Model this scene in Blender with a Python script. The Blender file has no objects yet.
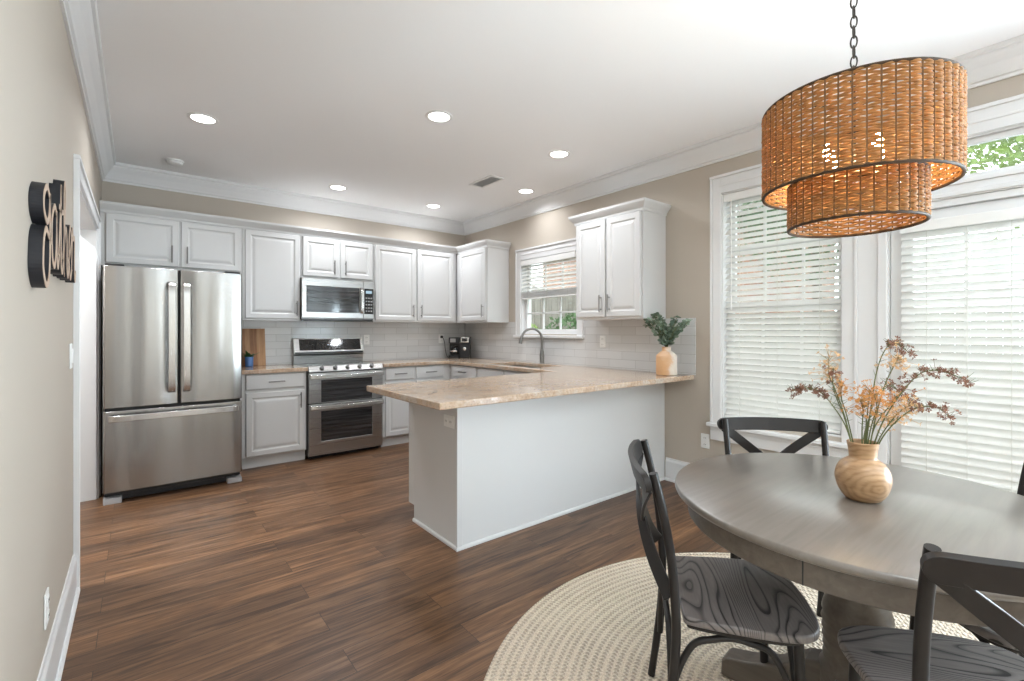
import bpy, bmesh, math, random
from mathutils import Vector, Matrix
R = math.radians
PI = math.pi
random.seed(7)
scene = bpy.context.scene
col = scene.collection

# ------------------------------------------------------------------ camera, world, lights, exposure
cam_d = bpy.data.cameras.new('camera')
cam = bpy.data.objects.new('camera', cam_d)
col.objects.link(cam)
cam.location = (-3.5315, -5.4413, 1.272)
cam.rotation_euler = (R(90), 0, -0.67587)
cam_d.sensor_width = 36.0
cam_d.lens = 467.64 / 1024 * 36.0
cam_d.shift_y = (330.68 - 340.5) / 1024
cam_d.clip_start = 0.02
cam_d.clip_end = 200
scene.camera = cam

scene.view_settings.view_transform = 'Standard'
scene.view_settings.look = 'None'
scene.view_settings.gamma = 1
scene.view_settings.use_curve_mapping = False
scene.view_settings.exposure = 0.58
scene.cycles.use_denoising = True
scene.cycles.max_bounces = 10
scene.cycles.diffuse_bounces = 6
scene.cycles.transparent_max_bounces = 24
scene.cycles.caustics_reflective = False
scene.cycles.caustics_refractive = False

world = bpy.data.worlds.new('overcast_sky')
scene.world = world
world.use_nodes = True
wn = world.node_tree
wn.nodes.clear()
wo = wn.nodes.new('ShaderNodeOutputWorld')
wb = wn.nodes.new('ShaderNodeBackground')
wb.inputs[0].default_value = (0.93, 0.97, 1.0, 1)
wb.inputs[1].default_value = 3.5
wn.links.new(wb.outputs[0], wo.inputs[0])

sun_d = bpy.data.lights.new('sun', 'SUN')
sun_d.energy = 2.2
sun_d.angle = R(3)
sun_d.color = (1, 0.95, 0.86)
sun = bpy.data.objects.new('sun', sun_d)
col.objects.link(sun)
sun.rotation_euler = (R(10), R(-38), 0)     # high, from over the roof towards the garden

def area(name, loc, rot, sx, sy, power, color=(1, 1, 1)):
    d = bpy.data.lights.new(name, 'AREA')
    d.shape = 'RECTANGLE'
    d.size = sx
    d.size_y = sy
    d.energy = power
    d.color = color
    o = bpy.data.objects.new(name, d)
    o.location = loc
    o.rotation_euler = rot
    col.objects.link(o)
    return o

FILL_TINT = (0.77, 0.885, 1.0)
# added fill lamps outside unseen windows behind the camera, tilted up to the ceiling
area('unseen_fill_right', (0.36, -7.75, 1.2), (R(117), 0, R(90)), 1.5, 1.9, 430, FILL_TINT)
area('unseen_fill_near', (0.36, -6.35, 1.2), (R(122), 0, R(90)), 0.8, 1.9, 130, FILL_TINT)
LAMP_W = 7.5
LAMP_COLOR = (0.92, 0.96, 1.0)

# ------------------------------------------------------------------ constants of the room
W = -3.7736          # left wall
H = 2.743            # ceiling
YS = -9.0            # far end wall behind the camera

# ------------------------------------------------------------------ materials
MATS = {}
class NT:
    def __init__(s, name):
        s.m = bpy.data.materials.new(name)
        s.m.use_nodes = True
        s.t = s.m.node_tree
        s.t.nodes.clear()
        s.out = s.n('ShaderNodeOutputMaterial')
        MATS[name] = s.m
    def n(s, kind, **kw):
        o = s.t.nodes.new(kind)
        for k, v in kw.items():
            setattr(o, k, v)
        return o
    def put(s, sock, v):
        if isinstance(v, bpy.types.NodeSocket):
            s.t.links.new(v, sock)
        elif v is not None:
            if isinstance(v, tuple) and len(v) == 3 and sock.type == 'RGBA':
                v = v + (1,)
            sock.default_value = v
    def bsdf(s, color, rough=0.5, metal=0.0, normal=None, spec=None, coat=None, coat_rough=None, emis=None, emis_s=None, sub=None):
        b = s.n('ShaderNodeBsdfPrincipled')
        s.put(b.inputs['Base Color'], color)
        s.put(b.inputs['Roughness'], rough)
        s.put(b.inputs['Metallic'], metal)
        if normal is not None: s.put(b.inputs['Normal'], normal)
        if spec is not None: s.put(b.inputs['Specular IOR Level'], spec)
        if coat is not None: s.put(b.inputs['Coat Weight'], coat)
        if coat_rough is not None: s.put(b.inputs['Coat Roughness'], coat_rough)
        if emis is not None:
            s.put(b.inputs['Emission Color'], emis)
            s.put(b.inputs['Emission Strength'], emis_s)
        s.t.links.new(b.outputs[0], s.out.inputs[0])
        return b
    def coord(s, scale=(1, 1, 1), loc=(0, 0, 0), rot=(0, 0, 0)):
        c = s.n('ShaderNodeTexCoord')
        mp = s.n('ShaderNodeMapping')
        mp.inputs['Scale'].default_value = scale
        mp.inputs['Location'].default_value = loc
        mp.inputs['Rotation'].default_value = rot
        s.t.links.new(c.outputs['Object'], mp.inputs['Vector'])
        return mp.outputs[0]
    def noise(s, vec, scale=5, detail=3, rough=0.5, dist=0.0):
        o = s.n('ShaderNodeTexNoise')
        s.put(o.inputs['Vector'], vec)
        o.inputs['Scale'].default_value = scale
        o.inputs['Detail'].default_value = detail
        o.inputs['Roughness'].default_value = rough
        o.inputs['Distortion'].default_value = dist
        return o.outputs['Fac']
    def ramp(s, fac, stops):
        r = s.n('ShaderNodeValToRGB')
        e = r.color_ramp.elements
        while len(e) < len(stops): e.new(0.5)
        for i, (p, c) in enumerate(stops):
            e[i].position = p
            if not isinstance(c, tuple): c = (c, c, c)
            e[i].color = c + (1,)
        s.put(r.inputs[0], fac)
        return r.outputs[0]
    def mix(s, fac, a, b, mode='MIX'):
        o = s.n('ShaderNodeMix', data_type='RGBA', blend_type=mode)
        s.put(o.inputs[0], fac)
        s.put(o.inputs[6], a)
        s.put(o.inputs[7], b)
        return o.outputs[2]
    def math(s, op, a, b=None):
        o = s.n('ShaderNodeMath', operation=op)
        s.put(o.inputs[0], a)
        if b is not None: s.put(o.inputs[1], b)
        return o.outputs[0]
    def bump(s, h, strength=0.2, dist=0.01):
        o = s.n('ShaderNodeBump')
        s.put(o.inputs['Height'], h)
        o.inputs['Strength'].default_value = strength
        o.inputs['Distance'].default_value = dist
        return o.outputs[0]

def paint(name, c, rough=0.5, bump=0.03, spec=0.4, scale=180):
    t = NT(name)
    v = t.coord()
    n = t.noise(v, scale, 2)
    lo = tuple(x * 0.985 for x in c)
    t.bsdf(t.mix(t.noise(v, 1.3, 2), lo, c), rough, 0, t.bump(n, bump, 0.004), spec)
    return t.m

paint('beige_wall_paint', (0.495, 0.441, 0.380), 0.75, 0.06, 0.3)
paint('ceiling_paint', (0.92, 0.92, 0.925), 0.85, 0.08, 0.2, 120)
paint('trim_paint', (0.74, 0.74, 0.745), 0.35, 0.01, 0.5)
paint('cabinet_paint', (0.61, 0.61, 0.61), 0.32, 0.015, 0.5)
paint('hall_paint', (0.66, 0.62, 0.56), 0.75, 0.05)
paint('white_plastic', (0.80, 0.80, 0.79), 0.35, 0.0)
paint('dark_slot', (0.03, 0.03, 0.03), 0.5, 0.0)
paint('black_plastic', (0.018, 0.018, 0.02), 0.3, 0.02)
paint('black_gap', (0.02, 0.02, 0.02), 0.6, 0.0)
paint('grey_plastic', (0.35, 0.35, 0.36), 0.45, 0.0)
paint('exterior_white', (0.75, 0.74, 0.72), 0.6)
paint('blue_ceramic', (0.10, 0.22, 0.50), 0.25, 0.01)
paint('candle_socket', (0.7, 0.55, 0.35), 0.5)

def wood_floor():
    t = NT('walnut_planks')
    v = t.coord()
    b = t.n('ShaderNodeTexBrick', offset=0.37, offset_frequency=2, squash=1.0)
    t.put(b.inputs['Vector'], v)
    b.inputs['Color1'].default_value = (0.0, 0.0, 0.0, 1)
    b.inputs['Color2'].default_value = (1, 1, 1, 1)
    b.inputs['Mortar'].default_value = (0.5, 0.5, 0.5, 1)
    b.inputs['Scale'].default_value = 1
    b.inputs['Mortar Size'].default_value = 0.0012
    b.inputs['Mortar Smooth'].default_value = 0.3
    b.inputs['Brick Width'].default_value = 1.22
    b.inputs['Row Height'].default_value = 0.155
    # shift the grain from plank to plank
    sh = t.n('ShaderNodeVectorMath', operation='MULTIPLY_ADD')
    t.put(sh.inputs[0], b.outputs['Color'])
    sh.inputs[1].default_value = (7, 5, 3)
    t.put(sh.inputs[2], v)
    st = t.n('ShaderNodeVectorMath', operation='MULTIPLY')
    t.put(st.inputs[0], sh.outputs[0])
    st.inputs[1].default_value = (1.1, 16, 1)
    g1 = t.noise(st.outputs[0], 1.7, 6, 0.66, 1.1)
    st2 = t.n('ShaderNodeVectorMath', operation='MULTIPLY')
    t.put(st2.inputs[0], sh.outputs[0])
    st2.inputs[1].default_value = (3, 90, 1)
    g2 = t.noise(st2.outputs[0], 2.0, 4, 0.6, 0.2)
    c1 = t.ramp(g1, [(0.36, (0.026, 0.0115, 0.0052)), (0.46, (0.098, 0.046, 0.0205)), (0.55, (0.170, 0.086, 0.040)), (0.66, (0.285, 0.158, 0.082))])
    c2 = t.mix(0.38, c1, t.ramp(g2, [(0.3, (0.042, 0.019, 0.009)), (0.7, (0.22, 0.118, 0.060))]))
    tint = t.ramp(b.outputs['Color'], [(0, (0.70, 0.68, 0.68)), (0.5, (1.0, 0.98, 0.96)), (1, (1.25, 1.2, 1.14))])
    c3 = t.mix(1.0, c2, tint, 'MULTIPLY')
    c4 = t.mix(b.outputs['Fac'], c3, (0.02, 0.011, 0.007))
    hgt = t.math('SUBTRACT', t.math('MULTIPLY', g2, 0.35), b.outputs['Fac'])
    t.bsdf(c4, t.ramp(g1, [(0.3, 0.42), (0.7, 0.33)]), 0, t.bump(hgt, 0.25, 0.002), 0.45)
wood_floor()

def tile(name, axis):
    t = NT(name)
    c = t.n('ShaderNodeTexCoord')
    sp = t.n('ShaderNodeSeparateXYZ')
    t.put(sp.inputs[0], c.outputs['Object'])
    cb = t.n('ShaderNodeCombineXYZ')
    t.put(cb.inputs[0], sp.outputs[axis])
    t.put(cb.inputs[1], sp.outputs[2])
    mp = t.n('ShaderNodeMapping')
    t.put(mp.inputs[0], cb.outputs[0])
    mp.inputs['Location'].default_value = (0.11, -0.914 % 0.0765 * -1 + 0.0765 * 0.95, 0)
    b = t.n('ShaderNodeTexBrick', offset=0.5)
    t.put(b.inputs['Vector'], mp.outputs[0])
    b.inputs['Color1'].default_value = (0.60, 0.605, 0.61, 1)
    b.inputs['Color2'].default_value = (0.67, 0.675, 0.68, 1)
    b.inputs['Mortar'].default_value = (0.40, 0.40, 0.40, 1)
    b.inputs['Scale'].default_value = 1
    b.inputs['Mortar Size'].default_value = 0.0022
    b.inputs['Mortar Smooth'].default_value = 0.4
    b.inputs['Brick Width'].default_value = 0.303
    b.inputs['Row Height'].default_value = 0.0765
    wav = t.noise(mp.outputs[0], 9, 2)
    hgt = t.math('SUBTRACT', t.math('MULTIPLY', wav, 0.5), b.outputs['Fac'])
    t.bsdf(b.outputs['Color'], t.ramp(b.outputs['Fac'], [(0, 0.12), (1, 0.7)]), 0, t.bump(hgt, 0.35, 0.004), 0.5)
tile('subway_tile_back', 0)
tile('subway_tile_side', 1)

def granite():
    t = NT('peach_granite')
    v = t.coord()
    n1 = t.noise(v, 9, 6, 0.68, 0.5)
    n2 = t.noise(v, 55, 5, 0.72, 0.3)
    n3 = t.noise(t.coord((1, 1, 1), (3, 1, 2)), 130, 3, 0.6)
    n4 = t.noise(t.coord((1, 1.6, 1), (9, 4, 0), (0, 0, 0.6)), 4.5, 7, 0.62, 1.2)
    base = t.ramp(n1, [(0.30, (0.25, 0.15, 0.09)), (0.43, (0.42, 0.285, 0.19)), (0.55, (0.52, 0.385, 0.28)), (0.70, (0.58, 0.49, 0.40))])
    sp = t.ramp(n2, [(0.30, (0.13, 0.08, 0.055)), (0.43, (0.42, 0.29, 0.20)), (0.6, (0.55, 0.44, 0.34)), (0.74, (0.66, 0.61, 0.55))])
    c = t.mix(0.55, base, sp)
    c = t.mix(t.ramp(n4, [(0.5, 0.0), (0.62, 0.4)]), c, (0.50, 0.475, 0.44))
    c = t.mix(t.ramp(n3, [(0.62, 0.0), (0.70, 0.85)]), c, (0.12, 0.09, 0.08))
    c = t.mix(t.ramp(n3, [(0.25, 0.85), (0.37, 0.0)]), c, (0.66, 0.62, 0.57))
    t.bsdf(c, 0.10, 0, None, 0.5)
granite()

def steel(name, base=0.60, rough=0.27, axis='Z', wob=0.25, warm=(1.0, 0.985, 0.965)):
    t = NT(name)
    sc = {'Z': (260, 260, 1.0), 'X': (1.0, 260, 260)}[axis]
    n = t.noise(t.coord(sc), 1.0, 2)
    big = t.noise(t.coord({'Z': (4.6, 4.6, 0.35), 'X': (0.6, 5, 5)}[axis]), 1.3, 1, 0.3)
    c = t.mix(n, tuple(base * 0.93 * w for w in warm), tuple(base * 1.05 * w for w in warm))
    b = t.bump(big, 1.0, wob) if wob else None
    t.bsdf(c, t.ramp(n, [(0.2, rough - 0.02), (0.8, rough + 0.03)]), 1.0, b)
steel('fridge_steel', 0.37, 0.24, 'Z', 0.022)
steel('range_steel', 0.42, 0.28, 'X', 0.0)
steel('brushed_nickel', 0.58, 0.25, 'Z', 0.0)
steel('satin_pewter', 0.25, 0.30, 'Z', 0.0)
steel('dark_steel', 0.16, 0.35, 'X', 0.0)

def glass_black():
    t = NT('black_oven_glass')
    v = t.coord()
    t.bsdf(t.mix(t.noise(v, 60, 2), (0.012, 0.012, 0.013), (0.02, 0.02, 0.022)), 0.06, 0, None, 0.6)
    t = NT('oven_window_glass')
    n = t.noise(t.coord((1, 1, 30)), 1.5, 2)
    t.bsdf(t.ramp(n, [(0.4, (0.016, 0.016, 0.017)), (0.65, (0.045, 0.045, 0.047))]), 0.08, 0, None, 0.6)
    t = NT('window_glass')
    tr = t.n('ShaderNodeBsdfTransparent')
    tr.inputs[0].default_value = (0.93, 0.96, 0.95, 1)
    gl = t.n('ShaderNodeBsdfGlossy')
    gl.inputs['Roughness'].default_value = 0.02
    lw = t.n('ShaderNodeLayerWeight')
    lw.inputs[0].default_value = 0.5
    fr = t.math('ADD', t.math('MULTIPLY', t.math('POWER', lw.outputs['Facing'], 4.0), 0.75), 0.04)
    mx = t.n('ShaderNodeMixShader')
    t.t.links.new(fr, mx.inputs[0])
    t.t.links.new(tr.outputs[0], mx.inputs[1])
    t.t.links.new(gl.outputs[0], mx.inputs[2])
    t.t.links.new(mx.outputs[0], t.out.inputs[0])
    t = NT('clear_glass')
    tr = t.n('ShaderNodeBsdfTransparent')
    tr.inputs[0].default_value = (0.75, 0.78, 0.8, 1)
    gl = t.n('ShaderNodeBsdfGlossy')
    gl.inputs['Roughness'].default_value = 0.05
    lw = t.n('ShaderNodeLayerWeight')
    lw.inputs[0].default_value = 0.5
    fr = t.math('ADD', t.math('MULTIPLY', t.math('POWER', lw.outputs['Facing'], 4.0), 0.75), 0.04)
    mx = t.n('ShaderNodeMixShader')
    t.t.links.new(fr, mx.inputs[0])
    t.t.links.new(tr.outputs[0], mx.inputs[1])
    t.t.links.new(gl.outputs[0], mx.inputs[2])
    t.t.links.new(mx.outputs[0], t.out.inputs[0])
glass_black()

def thin(name, c, trans=0.4, rough=0.5, noise_scale=40, c2=None, bump=0.0):
    """thin sheets that let light through: blind slats, leaves, rattan strands"""
    t = NT(name)
    v = t.coord()
    cc = t.mix(t.noise(v, noise_scale, 3), c2 or tuple(x * 0.92 for x in c), c)
    nrm = t.bump(t.noise(v, noise_scale * 4, 2), bump, 0.002) if bump else None
    b = t.bsdf(cc, rough, 0, nrm, 0.3)
    tl = t.n('ShaderNodeBsdfTranslucent')
    t.put(tl.inputs[0], cc)
    mx = t.n('ShaderNodeMixShader')
    mx.inputs[0].default_value = trans
    t.t.links.new(b.outputs[0], mx.inputs[1])
    t.t.links.new(tl.outputs[0], mx.inputs[2])
    t.t.links.new(mx.outputs[0], t.out.inputs[0])
thin('blind_slat', (0.92, 0.915, 0.90), 0.48, 0.45, 30)
thin('blind_cord', (0.75, 0.74, 0.70), 0.2, 0.8, 60)
thin('rattan_strand', (0.70, 0.375, 0.14), 0.42, 0.5, 45, (0.20, 0.092, 0.030), 0.25)
thin('rattan_rim', (0.075, 0.042, 0.02), 0.05, 0.6, 60, (0.04, 0.022, 0.011))
thin('rattan_rib', (0.25, 0.135, 0.055), 0.15, 0.6, 60, (0.14, 0.07, 0.028))
thin('eucalyptus_leaf', (0.20, 0.27, 0.20), 0.25, 0.5, 14, (0.055, 0.095, 0.062))
thin('eucalyptus_leaf_pale', (0.33, 0.42, 0.33), 0.25, 0.5, 14, (0.13, 0.20, 0.15))
thin('garden_leaf', (0.32, 0.42, 0.14), 0.45, 0.55, 3, (0.09, 0.16, 0.04))
thin('evergreen_leaf', (0.10, 0.165, 0.075), 0.35, 0.55, 3, (0.035, 0.075, 0.028))
thin('potted_leaf', (0.06, 0.16, 0.04), 0.2, 0.4, 20, (0.03, 0.08, 0.02))
thin('brown_blossom', (0.33, 0.165, 0.105), 0.25, 0.7, 60, (0.115, 0.05, 0.035))
thin('orange_blossom', (0.76, 0.40, 0.13), 0.3, 0.7, 60, (0.50, 0.21, 0.07))
thin('cream_blossom', (0.80, 0.58, 0.33), 0.3, 0.7, 60, (0.55, 0.30, 0.14))
thin('flower_stem', (0.17, 0.19, 0.075), 0.1, 0.7, 40, (0.075, 0.085, 0.035))

def wood(name, dark, light, rough=0.4, scale=(1, 14, 14), dist=1.2, bump=0.15, ns=2.2, spec=0.4, coat=0, cr=0.15):
    t = NT(name)
    n = t.noise(t.coord(scale), ns, 6, 0.6, dist)
    t.bsdf(t.ramp(n, [(0.28, dark), (0.5, tuple((a + b) / 2 for a, b in zip(dark, light))), (0.72, light)]), rough, 0, t.bump(n, bump, 0.003), spec, coat, cr)
wood('taupe_table_wood', (0.112, 0.092, 0.076), (0.178, 0.152, 0.130), 0.34, (1.2, 18, 18), 0.6, 0.03, 2.0, 0.8, 0.75, 0.28)
wood('taupe_base_wood', (0.094, 0.077, 0.062), (0.150, 0.126, 0.105), 0.42, (1.2, 18, 18), 0.6, 0.05, 2.0, 0.4)
wood('cutting_board_wood', (0.20, 0.085, 0.035), (0.42, 0.215, 0.10), 0.5, (14, 14, 1.2))
wood('cutting_board_light', (0.34, 0.17, 0.075), (0.52, 0.30, 0.15), 0.5, (14, 14, 1.2))
wood('pale_sign_face', (0.42, 0.30, 0.22), (0.60, 0.46, 0.36), 0.6, (10, 2, 10))
wood('trunk_bark', (0.06, 0.045, 0.035), (0.16, 0.12, 0.09), 0.9, (8, 8, 1.5), 0.5, 0.5)
wood('fence_wood', (0.13, 0.115, 0.10), (0.24, 0.22, 0.195), 0.8, (8, 8, 1.0), 0.4, 0.3)
paint('black_sign_edge', (0.016, 0.016, 0.02), 0.45, 0.02)

def seat_wood():
    t = NT('grained_seat_wood')
    v = t.coord((1, 1, 1))
    # growth rings cut lengthwise: contour lines of a stretched noise
    v = t.coord((3.2, 0.75, 2.0), (0.31, 0.12, 0), (0, 0, R(-24)))
    g = t.noise(v, 2.1, 1.3, 0.4, 0.2)
    sp = t.n('ShaderNodeSeparateXYZ')
    t.put(sp.inputs[0], v)
    f = t.math('FRACT', t.math('ADD', t.math('MULTIPLY', g, 24.0), t.math('MULTIPLY', sp.outputs[0], 17.0)))
    n = t.noise(t.coord((70, 7, 7), (0, 0, 0), (0, 0, R(-24))), 2, 3)
    wd = t.noise(t.coord((6, 2, 2), (4, 1, 0)), 2.0, 2)
    line = t.ramp(t.math('ADD', f, t.math('MULTIPLY', t.math('SUBTRACT', wd, 0.5), 0.45)), [(0.06, 0.0), (0.26, 0.85), (0.80, 1.0), (0.97, 0.6)])
    c = t.mix(line, (0.013, 0.011, 0.011), t.mix(n, (0.125, 0.106, 0.101), (0.225, 0.200, 0.193)))
    h = t.math('ADD', line, t.math('MULTIPLY', n, 0.15))
    t.bsdf(c, 0.38, 0, t.bump(h, 0.3, 0.0015), 0.5)
seat_wood()

def metal_paint():
    t = NT('black_chair_metal')
    v = t.coord()
    n = t.noise(v, 22, 3)
    t.bsdf(t.mix(n, (0.0125, 0.0105, 0.0100), (0.021, 0.0175, 0.0165)), 0.42, 0.0, t.bump(n, 0.04, 0.003), 0.32)
    t = NT('dark_bronze')
    n = t.noise(t.coord(), 40, 3)
    t.bsdf(t.mix(n, (0.03, 0.024, 0.02), (0.06, 0.05, 0.042)), 0.4, 0.7)
metal_paint()

def vase_wood():
    t = NT('olive_wood')
    w = t.n('ShaderNodeTexWave', wave_type='RINGS', rings_direction='SPHERICAL')
    t.put(w.inputs['Vector'], t.coord((1.0, 1.0, 1.5), (0.045, 0.052, -0.075)))
    w.inputs['Scale'].default_value = 15
    w.inputs['Distortion'].default_value = 4.5
    w.inputs['Detail'].default_value = 3
    w.inputs['Detail Scale'].default_value = 1.6
    n = t.noise(t.coord((1, 1, 5)), 22, 4)
    c = t.mix(0.55, t.ramp(w.outputs['Fac'], [(0.05, (0.27, 0.15, 0.072)), (0.5, (0.42, 0.255, 0.135)), (0.95, (0.47, 0.30, 0.165))]), t.ramp(n, [(0.3, (0.31, 0.175, 0.085)), (0.7, (0.50, 0.325, 0.18))]))
    t.bsdf(c, 0.36, 0, None, 0.5)
    t = NT('two_tone_ceramic')       # peach on one side, cream towards the camera's right
    sp = t.n('ShaderNodeSeparateXYZ')
    v = t.coord()
    t.put(sp.inputs[0], v)
    n = t.noise(v, 9, 4, 0.6, 0.6)
    side = t.math('SUBTRACT', t.math('MULTIPLY', sp.outputs[0], 0.78), t.math('MULTIPLY', sp.outputs[1], 0.626))
    k = t.math('ADD', t.math('MULTIPLY', side, 5.0), n)
    t.bsdf(t.ramp(k, [(0.22, (0.60, 0.36, 0.19)), (0.42, (0.62, 0.40, 0.25)), (0.56, (0.66, 0.56, 0.47)), (0.75, (0.72, 0.67, 0.60))]), 0.45, 0, t.bump(n, 0.1, 0.004), 0.4)
vase_wood()

def rug_mat():
    t = NT('braided_jute')
    c = t.n('ShaderNodeTexCoord')
    sp = t.n('ShaderNodeSeparateXYZ')
    t.put(sp.inputs[0], c.outputs['Object'])
    x, y = sp.outputs[0], sp.outputs[1]
    r = t.math('SQRT', t.math('ADD', t.math('MULTIPLY', x, x), t.math('MULTIPLY', y, y)))
    a = t.math('ARCTAN2', y, x)
    ring = t.math('FLOOR', t.math('MULTIPLY', r, 1 / 0.0307))
    fr = t.math('FRACT', t.math('MULTIPLY', r, 1 / 0.0307))
    s = t.math('MULTIPLY', a, t.math('MULTIPLY', t.math('ADD', ring, 0.5), 0.0307))   # arc length
    k = t.math('ABSOLUTE', t.math('SUBTRACT', fr, 0.5))
    ph = t.math('ADD', t.math('MULTIPLY', s, 2 * PI / 0.019), t.math('MULTIPLY', k, 7.0))
    br = t.math('MULTIPLY', t.math('ADD', t.math('SINE', ph), 1.0), 0.5)
    par = t.math('MODULO', ring, 2.0)
    v = t.coord()
    n = t.noise(v, 170, 2)
    n2 = t.noise(v, 90, 2)
    n3 = t.noise(v, 4.5, 3)
    light = t.ramp(n, [(0.3, (0.55, 0.45, 0.345)), (0.55, (0.74, 0.64, 0.52)), (0.75, (0.82, 0.74, 0.62))])
    mixd = t.ramp(n2, [(0.30, (0.13, 0.11, 0.10)), (0.42, (0.40, 0.32, 0.25)), (0.6, (0.62, 0.53, 0.43)), (0.72, (0.66, 0.50, 0.32))])
    par = t.math('MULTIPLY', par, 0.10)
    val = t.math('ADD', t.math('ADD', k, par), t.math('MULTIPLY', t.math('SUBTRACT', br, 0.5), 0.16))
    m = t.math('MULTIPLY', t.ramp(val, [(0.22, 0.0), (0.42, 0.85)]), t.math('MULTIPLY', t.ramp(n3, [(0.35, 0.6), (0.65, 1.0)]), t.ramp(n2, [(0.35, 0.45), (0.6, 1.0)])))
    cc = t.mix(m, light, t.mix(t.ramp(br, [(0.35, 0.0), (0.65, 0.75)]), mixd, (0.14, 0.115, 0.095)))  # dark speckled fibres, with shade of the gaps between rings also in the colour
    t.bsdf(cc, 0.95, 0, t.bump(t.math('ADD', br, t.math('MULTIPLY', n, 0.5)), 0.9, 0.006), 0.1)
rug_mat()

def emitter(name, c, s):
    t = NT(name)
    e = t.n('ShaderNodeEmission')
    e.inputs[0].default_value = c + (1,)
    e.inputs[1].default_value = s
    t.t.links.new(e.outputs[0], t.out.inputs[0])
emitter('lamp_lens', (1.0, 0.97, 0.92), 6.0)
emitter('warm_bulb', (1.0, 0.74, 0.43), 140.0)
emitter('clock_digits', (0.55, 0.75, 0.9), 0.6)

def exterior():
    t = NT('lawn_grass')
    n = t.noise(t.coord(), 6, 4)
    t.bsdf(t.ramp(n, [(0.3, (0.05, 0.07, 0.035)), (0.7, (0.115, 0.14, 0.07))]), 0.9)
    t = NT('red_brick')
    c = t.n('ShaderNodeTexCoord')
    sp = t.n('ShaderNodeSeparateXYZ')
    t.put(sp.inputs[0], c.outputs['Object'])
    cb = t.n('ShaderNodeCombineXYZ')
    t.put(cb.inputs[0], sp.outputs[1])
    t.put(cb.inputs[1], sp.outputs[2])
    b = t.n('ShaderNodeTexBrick')
    t.put(b.inputs['Vector'], cb.outputs[0])
    b.inputs['Color1'].default_value = (0.22, 0.10, 0.065, 1)
    b.inputs['Color2'].default_value = (0.30, 0.15, 0.10, 1)
    b.inputs['Mortar'].default_value = (0.36, 0.33, 0.3, 1)
    b.inputs['Scale'].default_value = 1
    b.inputs['Brick Width'].default_value = 0.22
    b.inputs['Row Height'].default_value = 0.075
    b.inputs['Mortar Size'].default_value = 0.008
    t.bsdf(b.outputs['Color'], 0.85)
exterior()
paint('roof_shingle', (0.13, 0.12, 0.12), 0.9)
paint('concrete', (0.28, 0.275, 0.265), 0.9)

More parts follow.
